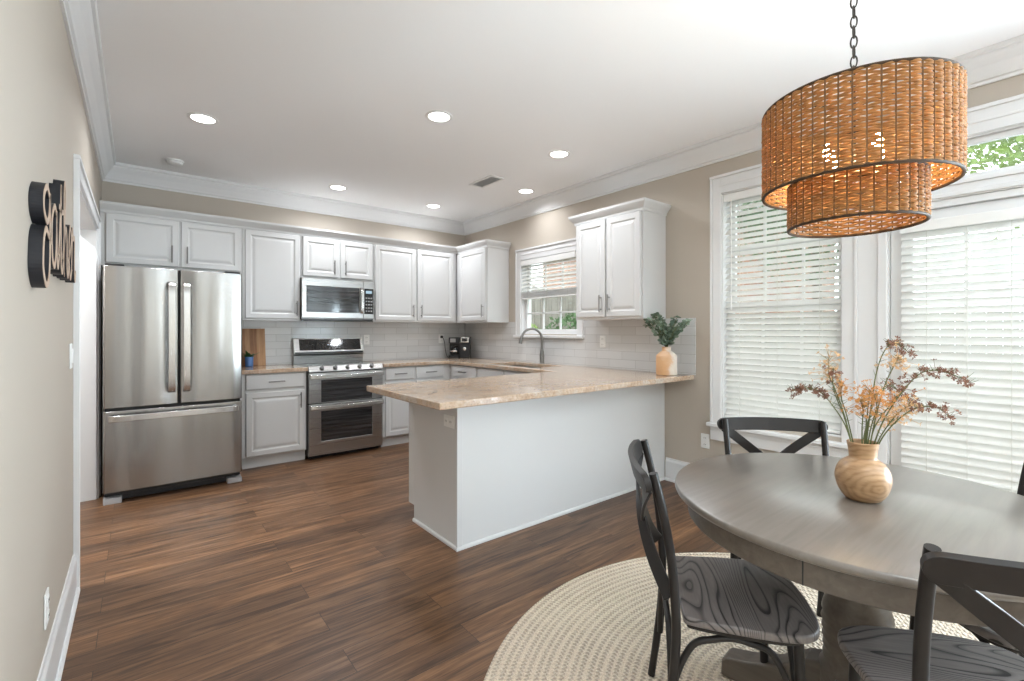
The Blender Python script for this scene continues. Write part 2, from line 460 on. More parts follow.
# ------------------------------------------------------------------ mesh helpers
class MB:
    def __init__(s): s.bm = bmesh.new()
    def faces(s, verts, faces):
        vs = [s.bm.verts.new(v) for v in verts]
        for f in faces:
            try: s.bm.faces.new([vs[i] for i in f])
            except ValueError: pass
        return s
    def box(s, x0, x1, y0, y1, z0, z1):
        if x0 > x1: x0, x1 = x1, x0
        if y0 > y1: y0, y1 = y1, y0
        if z0 > z1: z0, z1 = z1, z0
        return s.faces([(x0, y0, z0), (x1, y0, z0), (x1, y1, z0), (x0, y1, z0), (x0, y0, z1), (x1, y0, z1), (x1, y1, z1), (x0, y1, z1)],
                       [(3, 2, 1, 0), (4, 5, 6, 7), (0, 1, 5, 4), (1, 2, 6, 5), (2, 3, 7, 6), (3, 0, 4, 7)])
    def tube(s, pts, r, n=10, closed=False, caps=True):
        pts = [Vector(p) for p in pts]
        L = len(pts)
        rs = r if isinstance(r, (list, tuple)) else [r] * L
        tang = []
        for i in range(L):
            a = pts[i - 1] if (i > 0 or closed) else pts[i]
            b = pts[(i + 1) % L] if (i < L - 1 or closed) else pts[i]
            d = (b - a)
            tang.append(d.normalized() if d.length > 1e-9 else Vector((0, 0, 1)))
        up = Vector((0, 0, 1)) if abs(tang[0].z) < 0.9 else Vector((1, 0, 0))
        u = tang[0].cross(up).normalized()
        rings = []
        for i in range(L):
            u = (u - tang[i] * u.dot(tang[i]))
            if u.length < 1e-6: u = tang[i].orthogonal()
            u.normalize()
            w = tang[i].cross(u)
            rings.append([s.bm.verts.new(pts[i] + (u * math.cos(2 * PI * k / n) + w * math.sin(2 * PI * k / n)) * rs[i]) for k in range(n)])
        m = L if closed else L - 1
        for i in range(m):
            A, B = rings[i], rings[(i + 1) % L]
            for k in range(n):
                s.bm.faces.new((A[k], A[(k + 1) % n], B[(k + 1) % n], B[k]))
        if caps and not closed:
            s.bm.faces.new(rings[0][::-1])
            s.bm.faces.new(rings[-1])
        return s
    def strip(s, pts, side, w, t):
        """flat bar: rectangular section swept along pts; 'side' = list of width directions (or one), t = thickness"""
        pts = [Vector(p) for p in pts]
        L = len(pts)
        rings = []
        for i in range(L):
            d = (pts[min(i + 1, L - 1)] - pts[max(i - 1, 0)]).normalized()
            sd = Vector(side[i] if isinstance(side, list) else side)
            sd = (sd - d * sd.dot(d)).normalized()
            nn = d.cross(sd)
            ww = w[i] if isinstance(w, list) else w
            rings.append([s.bm.verts.new(pts[i] + sd * a * ww / 2 + nn * b * t / 2) for a, b in ((-1, -1), (1, -1), (1, 1), (-1, 1))])
        for i in range(L - 1):
            A, B = rings[i], rings[i + 1]
            for k in range(4): s.bm.faces.new((A[k], A[(k + 1) % 4], B[(k + 1) % 4], B[k]))
        s.bm.faces.new(rings[0][::-1]); s.bm.faces.new(rings[-1])
        return s
    def lathe(s, prof, n=48, c=(0, 0, 0), cap0=True, cap1=True):
        rings = []
        for (r, z) in prof:
            rings.append([s.bm.verts.new((c[0] + r * math.cos(2 * PI * k / n), c[1] + r * math.sin(2 * PI * k / n), c[2] + z)) for k in range(n)])
        for i in range(len(rings) - 1):
            A, B = rings[i], rings[i + 1]
            for k in range(n): s.bm.faces.new((A[k], A[(k + 1) % n], B[(k + 1) % n], B[k]))
        if cap0: s.bm.faces.new(rings[0][::-1])
        if cap1: s.bm.faces.new(rings[-1])
        return s
    def prism(s, poly, a, b, axis='z'):
        def P(u, v, w): return {'z': (u, v, w), 'y': (u, w, v), 'x': (w, u, v)}[axis]
        n = len(poly)
        A = [s.bm.verts.new(P(u, v, a)) for u, v in poly]
        B = [s.bm.verts.new(P(u, v, b)) for u, v in poly]
        for k in range(n): s.bm.faces.new((A[k], A[(k + 1) % n], B[(k + 1) % n], B[k]))
        s.bm.faces.new(A[::-1]); s.bm.faces.new(B)
        return s
    def cells(s, us, vs, keep, a, b, axis='z'):
        """slab with holes: the (us x vs) grid cells for which keep(u,v) is true, extruded from a to b"""
        def P(u, v, w): return {'z': (u, v, w), 'y': (u, w, v), 'x': (w, u, v)}[axis]
        us, vs = sorted(us), sorted(vs)
        K = {(i, j) for i in range(len(us) - 1) for j in range(len(vs) - 1) if keep((us[i] + us[i + 1]) / 2, (vs[j] + vs[j + 1]) / 2)}
        cache = {}
        def V(i, j, k):
            if (i, j, k) not in cache: cache[i, j, k] = s.bm.verts.new(P(us[i], vs[j], (a, b)[k]))
            return cache[i, j, k]
        for (i, j) in K:
            for k in (0, 1):
                f = [V(i, j, k), V(i + 1, j, k), V(i + 1, j + 1, k), V(i, j + 1, k)]
                s.bm.faces.new(f if k else f[::-1])
            for (di, dj, p, q) in ((-1, 0, (i, j), (i, j + 1)), (1, 0, (i + 1, j), (i + 1, j + 1)), (0, -1, (i, j), (i + 1, j)), (0, 1, (i, j + 1), (i + 1, j + 1))):
                if (i + di, j + dj) not in K:
                    s.bm.faces.new((V(*p, 0), V(*q, 0), V(*q, 1), V(*p, 1)))
        bmesh.ops.dissolve_limit(s.bm, angle_limit=0.01, verts=s.bm.verts[:], edges=s.bm.edges[:])
        return s
    def sweep(s, path, prof, closed=False):
        """profile (offset to the right of the path, z) swept along a level path with mitred corners"""
        path = [Vector((p[0], p[1])) for p in path]
        L = len(path)
        rings = []
        for i in range(L):
            def nrm(a, b):
                d = (b - a).normalized()
                return Vector((d.y, -d.x))
            if closed or 0 < i < L - 1:
                n1 = nrm(path[i - 1], path[i]); n2 = nrm(path[i], path[(i + 1) % L])
                m = (n1 + n2)
                m = m / (m.dot(n1))
            elif i == 0: m = nrm(path[0], path[1])
            else: m = nrm(path[-2], path[-1])
            rings.append([s.bm.verts.new((path[i].x + m.x * o, path[i].y + m.y * o, z)) for o, z in prof])
        n = len(prof)
        for i in range(L if closed else L - 1):
            A, B = rings[i], rings[(i + 1) % L]
            for k in range(n): s.bm.faces.new((A[k], A[(k + 1) % n], B[(k + 1) % n], B[k]))
        if not closed:
            s.bm.faces.new(rings[0][::-1]); s.bm.faces.new(rings[-1])
        return s
    def panel(s, x0, x1, z0, z1, yf, loops=None, t=0.02):
        """raised-panel door, front towards -y"""
        loops = loops or [(0, t), (0, 0.004), (0.004, 0), (0.046, 0), (0.050, 0.003), (0.055, 0.0075), (0.064, 0.0085), (0.082, 0.003), (0.092, 0.002)]
        rings = []
        for ins, dy in loops:
            rings.append([s.bm.verts.new((x, yf + dy, z)) for x, z in ((x0 + ins, z0 + ins), (x1 - ins, z0 + ins), (x1 - ins, z1 - ins), (x0 + ins, z1 - ins))])
        for A, B in zip(rings, rings[1:]):
            for k in range(4): s.bm.faces.new((A[k], A[(k + 1) % 4], B[(k + 1) % 4], B[k]))
        s.bm.faces.new(rings[0][::-1]); s.bm.faces.new(rings[-1])
        return s

def obj(name, mb, mat, parent=None, bevel=0, loc=None, smooth=False, seg=2, ang=35, mats=None):
    bm = mb.bm
    bmesh.ops.recalc_face_normals(bm, faces=bm.faces[:])
    me = bpy.data.meshes.new(name)
    bm.to_mesh(me)
    bm.free()
    for mn in (mats or [mat]): me.materials.append(MATS[mn])
    o = bpy.data.objects.new(name, me)
    col.objects.link(o)
    if smooth:
        for p in me.polygons: p.use_smooth = True
        me.set_sharp_from_angle(angle=R(ang))
    if bevel:
        b = o.modifiers.new('bevel', 'BEVEL')
        b.width = bevel
        b.segments = seg
        b.limit_method = 'ANGLE'
        b.angle_limit = R(40)
        b.harden_normals = False
    if parent: o.parent = parent
    if loc: o.location = loc
    return o

def tag(o, label, cat, group=None):
    o['label'] = label
    o['category'] = cat
    if group: o['group'] = group
    return o

def thing(name, label, cat, loc=(0, 0, 0), rotz=0, group=None):
    o = bpy.data.objects.new(name, None)
    o.empty_display_size = 0.05
    o.location = loc
    o.rotation_euler = (0, 0, rotz)
    col.objects.link(o)
    return tag(o, label, cat, group)

def structure(name, loc=(0, 0, 0)):
    o = bpy.data.objects.new(name, None)
    o.location = loc
    col.objects.link(o)
    o['kind'] = 'structure'
    return o

def struct(name, mb, mat, bevel=0, smooth=False):
    o = obj(name, mb, mat, None, bevel, smooth=smooth)
    o['kind'] = 'structure'
    return o

def copy_tree(o, parent=None):
    c = o.copy()
    col.objects.link(c)
    if parent: c.parent = parent
    for ch in list(o.children): copy_tree(ch, c)
    return c

def spline(pts, n=8):
    """Catmull-Rom through the points"""
    P = [Vector(p) for p in pts]
    out = []
    for i in range(len(P) - 1):
        p0 = P[max(i - 1, 0)]; p1 = P[i]; p2 = P[i + 1]; p3 = P[min(i + 2, len(P) - 1)]
        for k in range(n):
            t = k / n
            out.append(0.5 * ((2 * p1) + (p2 - p0) * t + (2 * p0 - 5 * p1 + 4 * p2 - p3) * t * t + (3 * p1 - p0 - 3 * p2 + p3) * t ** 3))
    out.append(P[-1])
    return out

def spline_prof(pts, n=5):
    return [(p.x, p.y) for p in spline([(a, b, 0) for a, b in pts], n)]

# ------------------------------------------------------------------ room shell
WIN1 = (-2.12, -1.21, 1.235, 2.10)      # over the sink
WIN2 = (-4.43, -3.63, 0.585, 2.335)     # beside the table
DOOR = (-5.56, -4.655, 0.0, 2.335)      # glazed door with transom
WIN3 = (-6.75, -5.95, 0.585, 2.335)     # past the door
WIN4 = (-8.55, -6.98, 0.585, 2.335)     # unseen wide window of the far end, added to let light in
OPEN = (-2.25, -0.72, 0.0, 2.04)        # cased opening in the left wall
HALL = -5.1

struct('floor', MB().box(HALL - 0.1, 0.16, YS - 0.15, 0.15, -0.06, 0), 'walnut_planks')
struct('ceiling', MB().box(HALL - 0.1, 0.16, YS - 0.15, 0.15, H, H + 0.12), 'ceiling_paint')
struct('wall_back', MB().box(W - 0.12, 0.15, 0.0, 0.15, 0, H), 'beige_wall_paint')

def hole(*rects):
    return lambda u, v: not any(a < u < b and c < v < d for a, b, c, d in rects)
rects = [WIN1, WIN2, DOOR, WIN3, WIN4]
us = {YS, 0.0}; vs = {0, H}
for a, b, c, d in rects: us |= {a, b}; vs |= {c, d}
struct('wall_right', MB().cells(us, vs, hole(*rects), 0.0, 0.15, 'x'), 'beige_wall_paint')
struct('wall_left', MB().cells({YS, OPEN[0], OPEN[1], 0.0}, {0, OPEN[3], H}, hole(OPEN), W - 0.12, W, 'x'), 'beige_wall_paint')
struct('wall_front', MB().box(W - 0.12, 0.15, YS - 0.15, YS, 0, H), 'beige_wall_paint')
# short hall beyond the opening
struct('wall_hall', MB().box(HALL - 0.1, HALL, -3.2, 0.15, 0, H).box(HALL, W - 0.12, -3.2, -3.1, 0, H).box(HALL, W - 0.12, 0.02, 0.12, 0, H), 'hall_paint')

CROWN = [(0, H - 0.159), (0.012, H - 0.159), (0.014, H - 0.143), (0.024, H - 0.138), (0.030, H - 0.122), (0.052, H - 0.080), (0.074, H - 0.050), (0.082, H - 0.036), (0.082, H - 0.026), (0.096, H - 0.022), (0.100, H - 0.010), (0.100, H), (0, H)]
struct('trim_1', MB().sweep([(W, YS), (W, 0), (0, 0), (0, YS)], CROWN), 'trim_paint')
BASE = [(0, 0), (0.026, 0), (0.026, 0.012), (0.018, 0.022), (0.014, 0.022), (0.014, 0.160), (0.011, 0.170), (0.007, 0.177), (0.005, 0.190), (0, 0.190)]
struct('baseboard_left', MB().sweep([(W, YS), (W, OPEN[0] - 0.088)], BASE), 'trim_paint')
struct('baseboard_right', MB().sweep([(0, -3.147), (0, -4.566)], BASE), 'trim_paint')
struct('baseboard_front', MB().sweep([(0, DOOR[0] - 0.1), (0, YS), (W, YS)], BASE), 'trim_paint')

# cased opening, left wall
def casing_side(mb, x, sgn, y0, y1, z0, z1, inner):
    """flat casing board with a back band on the outer edge; lies on the plane x, comes out by sgn"""
    if inner == 'y1':
        mb.box(x, x + sgn * 0.017, y0 + 0.018, y1, z0, z1)
        mb.box(x, x + sgn * 0.024, y0, y0 + 0.018, z0, z1)
    else:
        mb.box(x, x + sgn * 0.017, y0, y1 - 0.018, z0, z1)
        mb.box(x, x + sgn * 0.024, y1 - 0.018, y1, z0, z1)
t1 = MB()
casing_side(t1, W, 1, OPEN[0] - 0.088, OPEN[0] - 0.004, 0, OPEN[3] + 0.088, 'y1')
casing_side(t1, W, 1, OPEN[1] + 0.004, OPEN[1] + 0.088, 0, OPEN[3] + 0.088, 'y0')
t1.box(W, W + 0.0165, OPEN[0] - 0.004, OPEN[1] + 0.004, OPEN[3] + 0.004, OPEN[3] + 0.088)
t1.box(W, W + 0.0255, OPEN[0] - 0.090, OPEN[1] + 0.090, OPEN[3] + 0.07, OPEN[3] + 0.092)
t1.box(W - 0.125, W + 0.004, OPEN[0] - 0.004, OPEN[0] + 0.014, 0, OPEN[3])
t1.box(W - 0.125, W + 0.004, OPEN[1] - 0.014, OPEN[1] + 0.004, 0, OPEN[3])
t1.box(W - 0.125, W + 0.004, OPEN[0], OPEN[1], OPEN[3] - 0.014, OPEN[3] + 0.004)
struct('trim_2', t1, 'trim_paint', 0.002)

# ------------------------------------------------------------------ windows and glazed door (right wall: plane X = 0, room on the -X side)
def sash(mb, x, y0, y1, z0, z1, fw=0.045, bars_y=(), bars_z=(), t=0.035, bw=0.02):
    mb.box(x, x + t, y0, y0 + fw, z0, z1).box(x, x + t, y1 - fw, y1, z0, z1)
    mb.box(x, x + t, y0 + fw, y1 - fw, z0, z0 + fw).box(x, x + t, y0 + fw, y1 - fw, z1 - fw, z1)
    for b in bars_y: mb.box(x + 0.006, x + t - 0.006, b - bw / 2, b + bw / 2, z0 + fw, z1 - fw)
    for b in bars_z: mb.box(x + 0.006, x + t - 0.006, y0 + fw, y1 - fw, b - bw / 2, b + bw / 2)

def jamb(mb, y0, y1, z0, z1, d0=0.0, d1=0.15, t=0.012):
    mb.box(d0, d1, y0 - 0.003, y0 + t, z0, z1).box(d0, d1, y1 - t, y1 + 0.003, z0, z1)
    mb.box(d0, d1, y0, y1, z1 - t, z1 + 0.003).box(d0, d1, y0, y1, z0 - 0.003, z0 + t)

def casing(mb, y0, y1, z0, z1, w=0.082, head=0.125):
    """casing round an opening on X = 0: side boards with back band, taller layered head"""
    for s, y in ((-1, y0), (1, y1)):
        if s < 0:
            mb.box(-0.017, 0.0, y - w + 0.018, y + 0.004, z0, z1 + head - 0.022)
            mb.box(-0.025, 0.0, y - w, y - w + 0.018, z0, z1 + head - 0.022)
        else:
            mb.box(-0.017, 0.0, y - 0.004, y + w - 0.018, z0, z1 + head - 0.022)
            mb.box(-0.025, 0.0, y + w - 0.018, y + w, z0, z1 + head - 0.022)
    mb.box(-0.0165, 0.0, y0 + 0.004, y1 - 0.004, z1 - 0.004, z1 + head - 0.022)
    mb.box(-0.028, 0.0, y0 - w - 0.002, y1 + w + 0.002, z1 + head - 0.022, z1 + head)
    mb.box(-0.022, 0.0, y0 - 0.01, y1 + 0.01, z1 + 0.05, z1 + 0.066)

w1 = structure('window_1', (0, 0, 0))
mb = MB(); casing(mb, WIN1[0], WIN1[1], WIN1[2] - 0.03, WIN1[3]); obj('window_casing', mb, 'trim_paint', w1, 0.003)
mb = MB(); jamb(mb, *WIN1); obj('window_frame', mb, 'trim_paint', w1, 0.002)
mb = MB().box(-0.045, 0.06, WIN1[0] - 0.1, WIN1[1] + 0.1, WIN1[2] - 0.045, WIN1[2] - 0.014); obj('window_sill', mb, 'trim_paint', w1, 0.006, seg=3)
mid = (WIN1[2] + WIN1[3]) / 2
ys = [WIN1[0] + 0.045 + (WIN1[1] - WIN1[0] - 0.09) * k / 3 for k in (1, 2)]
mb = MB(); sash(mb, 0.05, WIN1[0] + 0.012, WIN1[1] - 0.012, WIN1[2] + 0.012, mid + 0.02, 0.04, ys, [(WIN1[2] + mid) / 2 + 0.02], 0.03, 0.018)
sash(mb, 0.083, WIN1[0] + 0.012, WIN1[1] - 0.012, mid - 0.02, WIN1[3] - 0.012, 0.04, ys, [(mid + WIN1[3]) / 2], 0.03, 0.018)
obj('window_sash', mb, 'trim_paint', w1, 0.002)
mb = MB().box(0.064, 0.067, WIN1[0] + 0.03, WIN1[1] - 0.03, WIN1[2] + 0.03, mid).box(0.097, 0.10, WIN1[0] + 0.03, WIN1[1] - 0.03, mid, WIN1[3] - 0.03)
obj('window_pane', mb, 'window_glass', w1)

def tall_window(name, win, stool=True, mull=None):
    w = structure(name)
    y0, y1, z0, z1 = win
    mb = MB(); casing(mb, y0, y1, z0 - 0.03, z1, 0.082, 0.14); obj('window_casing', mb, 'trim_paint', w, 0.003)
    mb = MB(); jamb(mb, *win); obj('window_frame', mb, 'trim_paint', w, 0.002)
    mb = MB().box(-0.05, 0.06, y0 - 0.1, y1 + 0.1, z0 - 0.06, z0 - 0.03); obj('window_sill', mb, 'trim_paint', w, 0.006, seg=3)
    mb = MB().box(-0.018, 0.0, y0 - 0.082, y1 + 0.082, z0 - 0.165, z0 - 0.06).box(-0.024, 0, y0 - 0.075, y1 + 0.075, z0 - 0.09, z0 - 0.06)
    obj('window_apron', mb, 'trim_paint', w, 0.003)
    zm = (z0 + z1) / 2
    a, b = y0 + 0.012, y1 - 0.012
    ys = [a + (b - a) * k / 3 for k in (1, 2)]
    mb = MB(); sash(mb, 0.075, a, b, z0 + 0.012, zm + 0.02, 0.045, ys, [z0 + (zm - z0) / 2], 0.03, 0.018)
    sash(mb, 0.108, a, b, zm - 0.02, z1 - 0.012, 0.045, ys, [zm + (z1 - zm) / 2], 0.03, 0.018)
    obj('window_sash', mb, 'trim_paint', w, 0.002)
    mb = MB().box(0.088, 0.091, a + 0.02, b - 0.02, z0 + 0.03, zm).box(0.121, 0.124, a + 0.02, b - 0.02, zm, z1 - 0.03)
    obj('window_pane', mb, 'window_glass', w)
    return w
tall_window('window_2', WIN2)
tall_window('window_3', WIN3)
tall_window('window_4', WIN4)
# door with transom
TR0, TR1 = 2.10, 2.30
d1 = structure('door_1')
mb = MB()
y0, y1 = DOOR[0], DOOR[1]
# wide mullion board between window and door, bead beside the door, far casing, head
mb.box(-0.017, 0.0, y1 - 0.004, WIN2[0] - 0.082, 0, 2.475)
mb.box(-0.030, 0.0, y1 - 0.006, y1 + 0.040, 0, 1.985)
mb.box(-0.017, 0.0, y0 - 0.09, y0 + 0.004, 0, 2.475).box(-0.030, 0, y0 - 0.09, y0 - 0.065, 0, 2.475)
mb.box(-0.017, 0.0, y0, y1, 2.331, 2.475).box(-0.026, 0.0, y0 - 0.09, WIN2[0] - 0.082, 2.453, 2.475).box(-0.022, 0, y0 - 0.01, y1 + 0.01, 2.385, 2.40)
mb.box(-0.020, 0.15, y0, y1, 2.005, 2.075).box(-0.030, 0.15, y0, y1, 2.075, 2.10).box(-0.034, 0.1, y0, y1, 2.012, 2.035)
mb.box(-0.012, 0.15, y0, y1, 1.965, 2.003)
obj('door_casing', mb, 'trim_paint', d1, 0.003)
mb = MB(); jamb(mb, y0, y1, 0.0, 2.335); obj('door_frame', mb, 'trim_paint', d1, 0.002)
mb = MB(); sash(mb, 0.03, y0 + 0.014, y1 - 0.014, TR0, 2.322, 0.032, [y0 + (y1 - y0) * k / 3 for k in (1, 2)], [], 0.03, 0.02)
obj('transom_sash', mb, 'trim_paint', d1, 0.003)
obj('transom_pane', MB().box(0.044, 0.047, y0 + 0.03, y1 - 0.03, TR0 + 0.02, 2.31), 'window_glass', d1)
mb = MB()
mb.cells({y0 + 0.014, y0 + 0.12, y1 - 0.12, y1 - 0.014}, {0.012, 0.26, 1.84, 1.962}, hole((y0 + 0.12, y1 - 0.12, 0.26, 1.84)), 0.012, 0.055, 'x')
gy0, gy1 = y0 + 0.12, y1 - 0.12
for k in (1, 2): mb.box(0.03, 0.05, gy0 + (gy1 - gy0) * k / 3 - 0.01, gy0 + (gy1 - gy0) * k / 3 + 0.01, 0.26, 1.84)
for k in range(1, 5): mb.box(0.03, 0.05, gy0, gy1, 0.26 + 1.58 * k / 5 - 0.01, 0.26 + 1.58 * k / 5 + 0.01)
ds = obj('door_slab', mb, 'trim_paint', d1, 0.003)
obj('door_pane', MB().box(0.038, 0.041, gy0 - 0.01, gy1 + 0.01, 0.25, 1.85), 'window_glass', d1)
hk = MB().lathe([(0.028, 0), (0.028, 0.006), (0.012, 0.012), (0.012, 0.03), (0.026, 0.04), (0.03, 0.055), (0.022, 0.068), (0.006, 0.072)], 20)
hk = obj('door_handle', hk, 'brushed_nickel', d1, smooth=True)
hk.location = (0.012, y0 + 0.07, 0.95); hk.rotation_euler = (0, R(-90), 0)

def blind(label, x, y0, y1, z0, z1, tilt, pitch=0.0432, sw=0.05, stack=0, rotup=True, group=None, ladders=3, wand=True):
    """white horizontal blind; x = centre plane; tilt in degrees, rotup: room-side edge up"""
    root = thing('window_blind', label, 'blind', (x, (y0 + y1) / 2, z1), 0, group)
    hw = (y1 - y0) / 2
    obj('headrail', MB().box(-0.026, 0.024, -hw, hw, -0.045, 0).box(-0.032, -0.026, -hw, hw, -0.058, 0.0), 'white_plastic', root, 0.002)
    mb = MB()
    h = z1 - z0
    zz = -0.075
    tl = R(tilt) * (1 if rotup else -1)
    nst = stack
    def slat(zc, ang, jit=0.0):
        pts = []
        for k in range(5):
            u = (k / 4 - 0.5) * sw
            v = 0.0025 * (1 - (2 * u / sw) ** 2)
            X = u * math.cos(ang) - v * math.sin(ang) * 0
            Z = -u * math.sin(ang) + v
            pts.append((X, Z))
        top = [(px, pz + 0.0012) for px, pz in pts]
        bot = [(px, pz - 0.0012) for px, pz in pts][::-1]
        mb.prism([(a, zc + b) for a, b in top + bot], -hw + 0.004, hw - 0.004, 'y')
    bottom = -h + 0.03 + nst * 0.0042
    while zz > bottom + 0.012:
        slat(zz, tl + R(random.uniform(-2.0, 2.0)))
        zz -= pitch
    for k in range(nst): slat(-h + 0.022 + k * 0.0042, 0.0)
    obj('slats', mb, 'blind_slat', root, smooth=True, ang=50)
    obj('bottom_rail', MB().box(-0.025, 0.025, -hw + 0.002, hw - 0.002, -h, -h + 0.017), 'white_plastic', root, 0.003)
    mb = MB()
    for k in range(ladders):
        yy = -hw + 0.12 + (2 * hw - 0.24) * k / (ladders - 1)
        mb = MB()
        for xx in (-0.026, 0.026): mb.tube([(xx, yy, -0.045), (xx, yy, -h + 0.01)], 0.0013, 5)
        obj('ladder_cord', mb, 'blind_cord', root)
    if wand:
        obj('tilt_wand', MB().tube([(-0.036, hw - 0.06, -0.03), (-0.036, hw - 0.06, -min(h * 0.6, 0.9))], 0.004, 8), 'white_plastic', root, smooth=True)
    return root
blind('white wood blind half lowered over the small window above the sink', 0.008, WIN1[0] + 0.016, WIN1[1] - 0.016, 1.635, WIN1[3] - 0.014, 36, stack=16, rotup=False, wand=False)
blind('white blind with open slats in the tall window behind the far dining chair', 0.036, WIN2[0] + 0.016, WIN2[1] - 0.016, WIN2[2] + 0.018, WIN2[3] - 0.014, 45, rotup=False)
blind('white blind with closed slats hanging on the glazed door under the transom', -0.028, DOOR[0] + 0.1, DOOR[1] - 0.071, 0.16, 1.895, 50, rotup=False, ladders=4, wand=False)

# ------------------------------------------------------------------ cabinets
def bar_handle(parent, x, y, z, length, vertical=True, name='handle'):
    mb = MB()
    e = length / 2
    if vertical:
        mb.tube([(x, y - 0.03, z - e), (x, y - 0.03, z + e)], 0.0062, 10)
        for q in (-e * 0.68, e * 0.68): mb.tube([(x, y, z + q), (x, y - 0.03, z + q)], 0.0045, 8)
    else:
        mb.tube([(x - e, y - 0.03, z), (x + e, y - 0.03, z)], 0.0062, 10)
        for q in (-e * 0.68, e * 0.68): mb.tube([(x + q, y, z), (x + q, y - 0.03, z)], 0.0045, 8)
    return obj(name, mb, 'satin_pewter', parent, smooth=True)

DRAWER_LOOPS = [(0, 0.02), (0, 0.006), (0.006, 0.001), (0.014, 0), (0.02, 0)]
def cabinet(name, label, a0, a1, z0, z1, depth, doors=(), drawers=(), wall='back', group=None, kick=0.0, body_mat='cabinet_paint'):
    """a0..a1 along the wall (X on the back wall, -Y on the right wall)"""
    if wall == 'back': root = thing(name, label, 'cabinet', (a0, 0, 0 if kick else z0), 0, group)
    else: root = thing(name, label, 'cabinet', (0, -a0, 0 if kick else z0), R(-90), group)
    zb = 0 if kick else z0
    w = a1 - a0
    mb = MB().box(0, w, -depth, -0.003, z0 - zb, z1 - zb)
    obj('body', mb, body_mat, root, 0.0015)
    if kick: obj('toe_kick', MB().box(0.0, w, -depth + 0.045, -0.05, 0, z0 - zb + 0.002), body_mat, root, 0.002)
    yf = -depth - 0.021
    for (xa, xb, za, zc, hx, hz) in doors:
        d = obj('door', MB().panel(xa - a0, xb - a0, za - zb, zc - zb, yf), 'cabinet_paint', root)
        if hx is not None: bar_handle(d, hx - a0, yf, hz - zb, 0.15)
    for (xa, xb, za, zc, hh) in drawers:
        d = obj('drawer', MB().panel(xa - a0, xb - a0, za - zb, zc - zb, yf, DRAWER_LOOPS), 'cabinet_paint', root)
        if hh: bar_handle(d, (xa + xb) / 2 - a0, yf, (za + zc) / 2 - zb, 0.14, False)
    return root
UD = 0.324
G = 'white upper cabinets'
cabinet('wall_cabinet', 'short white two-door wall cabinet right above the refrigerator', W + 0.004, -2.745, 1.812, 2.27, UD,
        [(-3.733, -3.241, 1.837, 2.245, -3.290, 1.945), (-3.224, -2.762, 1.837, 2.245, -3.180, 1.945)], wall='back', group=G)
cabinet('wall_cabinet', 'tall white single-door wall cabinet between refrigerator and microwave', -2.743, -2.217, 1.372, 2.27, UD,
        [(-2.722, -2.228, 1.393, 2.246, -2.262, 1.500)], wall='back', group=G)
cabinet('wall_cabinet', 'short white two-door wall cabinet directly above the microwave', -2.215, -1.447, 1.816, 2.27, UD,
        [(-2.200, -1.838, 1.842, 2.246, -1.885, 1.945), (-1.816, -1.458, 1.842, 2.246, -1.768, 1.945)], wall='back', group=G)
cabinet('wall_cabinet', 'tall white two-door wall cabinet right of the microwave, over the backsplash', -1.445, -0.348, 1.372, 2.27, UD,
        [(-1.426, -0.922, 1.393, 2.246, -0.962, 1.505), (-0.899, -0.395, 1.393, 2.246, -0.856, 1.505)], wall='back', group=G)
cabinet('wall_cabinet', 'white single-door wall cabinet in the corner above the coffee maker', 0.004, 0.98, 1.372, 2.27, UD,
        [(0.395, 0.963, 1.393, 2.246, 0.928, 1.505)], wall='right', group=G)
rc = cabinet('wall_cabinet', 'white two-door wall cabinet between sink window and tall window, with own crown', 2.40, 3.144, 1.372, 2.27, UD,
        [(2.418, 2.762, 1.393, 2.246, 2.722, 1.510), (2.778, 3.128, 1.393, 2.246, 2.816, 1.510)], wall='right', group=G)
# crown of the cabinets
CC = [(0, 2.252), (0.008, 2.252), (0.012, 2.272), (0.022, 2.284), (0.036, 2.304), (0.044, 2.318), (0.046, 2.336), (0, 2.336)]
FX = UD
cr = obj('cabinet_crown', MB().sweep([(W + 0.003, -FX), (-FX, -FX), (-FX, -0.98), (-0.004, -0.98)], CC).box(W + 0.003, -0.004, -FX - 0.001, -0.004, 2.272, 2.30).box(-FX - 0.001, -0.004, -0.979, -0.004, 2.272, 2.30), 'cabinet_paint')
tag(cr, 'white crown moulding running along the tops of the back cabinets into the corner', 'crown moulding')
ccl = [(o * 1.15, z - 2.272 - 0.0 + (2.272 - 1.372)) for o, z in CC]
# path in the local frame of the right-hand cabinet (x along wall, -y front)
obj('crown', MB().sweep([(0, -0.004), (0, -FX), (0.744, -FX), (0.744, -0.004)][::1] if False else [(0.0, -0.004), (0.0, -FX), (0.744, -FX), (0.744, -0.004)], [(o, z) for o, z in ccl]).box(0, 0.744, -FX, -0.004, 0.897, 0.925), 'cabinet_paint', rc)

GB = 'white base cabinets'
BD = 0.60
cabinet('base_cabinet', 'white base cabinet with one drawer and door between refrigerator and range', -2.815, -2.236, 0.105, 0.874, BD,
        [(-2.760, -2.256, 0.118, 0.700, -2.295, 0.605)], [(-2.760, -2.256, 0.728, 0.866, True)], 'back', GB, 0.1)
cabinet('base_cabinet', 'white base cabinet with two drawers just right of the range', -1.452, -0.605, 0.105, 0.874, BD,
        [(-1.424, -1.084, 0.118, 0.706, -1.12, 0.605), (-1.054, -0.70, 0.118, 0.706, -1.02, 0.605)], [(-1.424, -1.084, 0.730, 0.866, True), (-1.054, -0.70, 0.730, 0.866, True)], 'back', GB, 0.1)
cabinet('base_cabinet', 'white base cabinet along the window wall beneath the sink', 0.004, 2.50, 0.105, 0.66, BD,
        [(0.69, 1.17, 0.118, 0.706, 1.13, 0.605), (1.21, 1.66, 0.118, 0.706, 1.62, 0.605), (1.69, 2.14, 0.118, 0.706, 1.73, 0.605)], [], 'right', GB, 0.1)
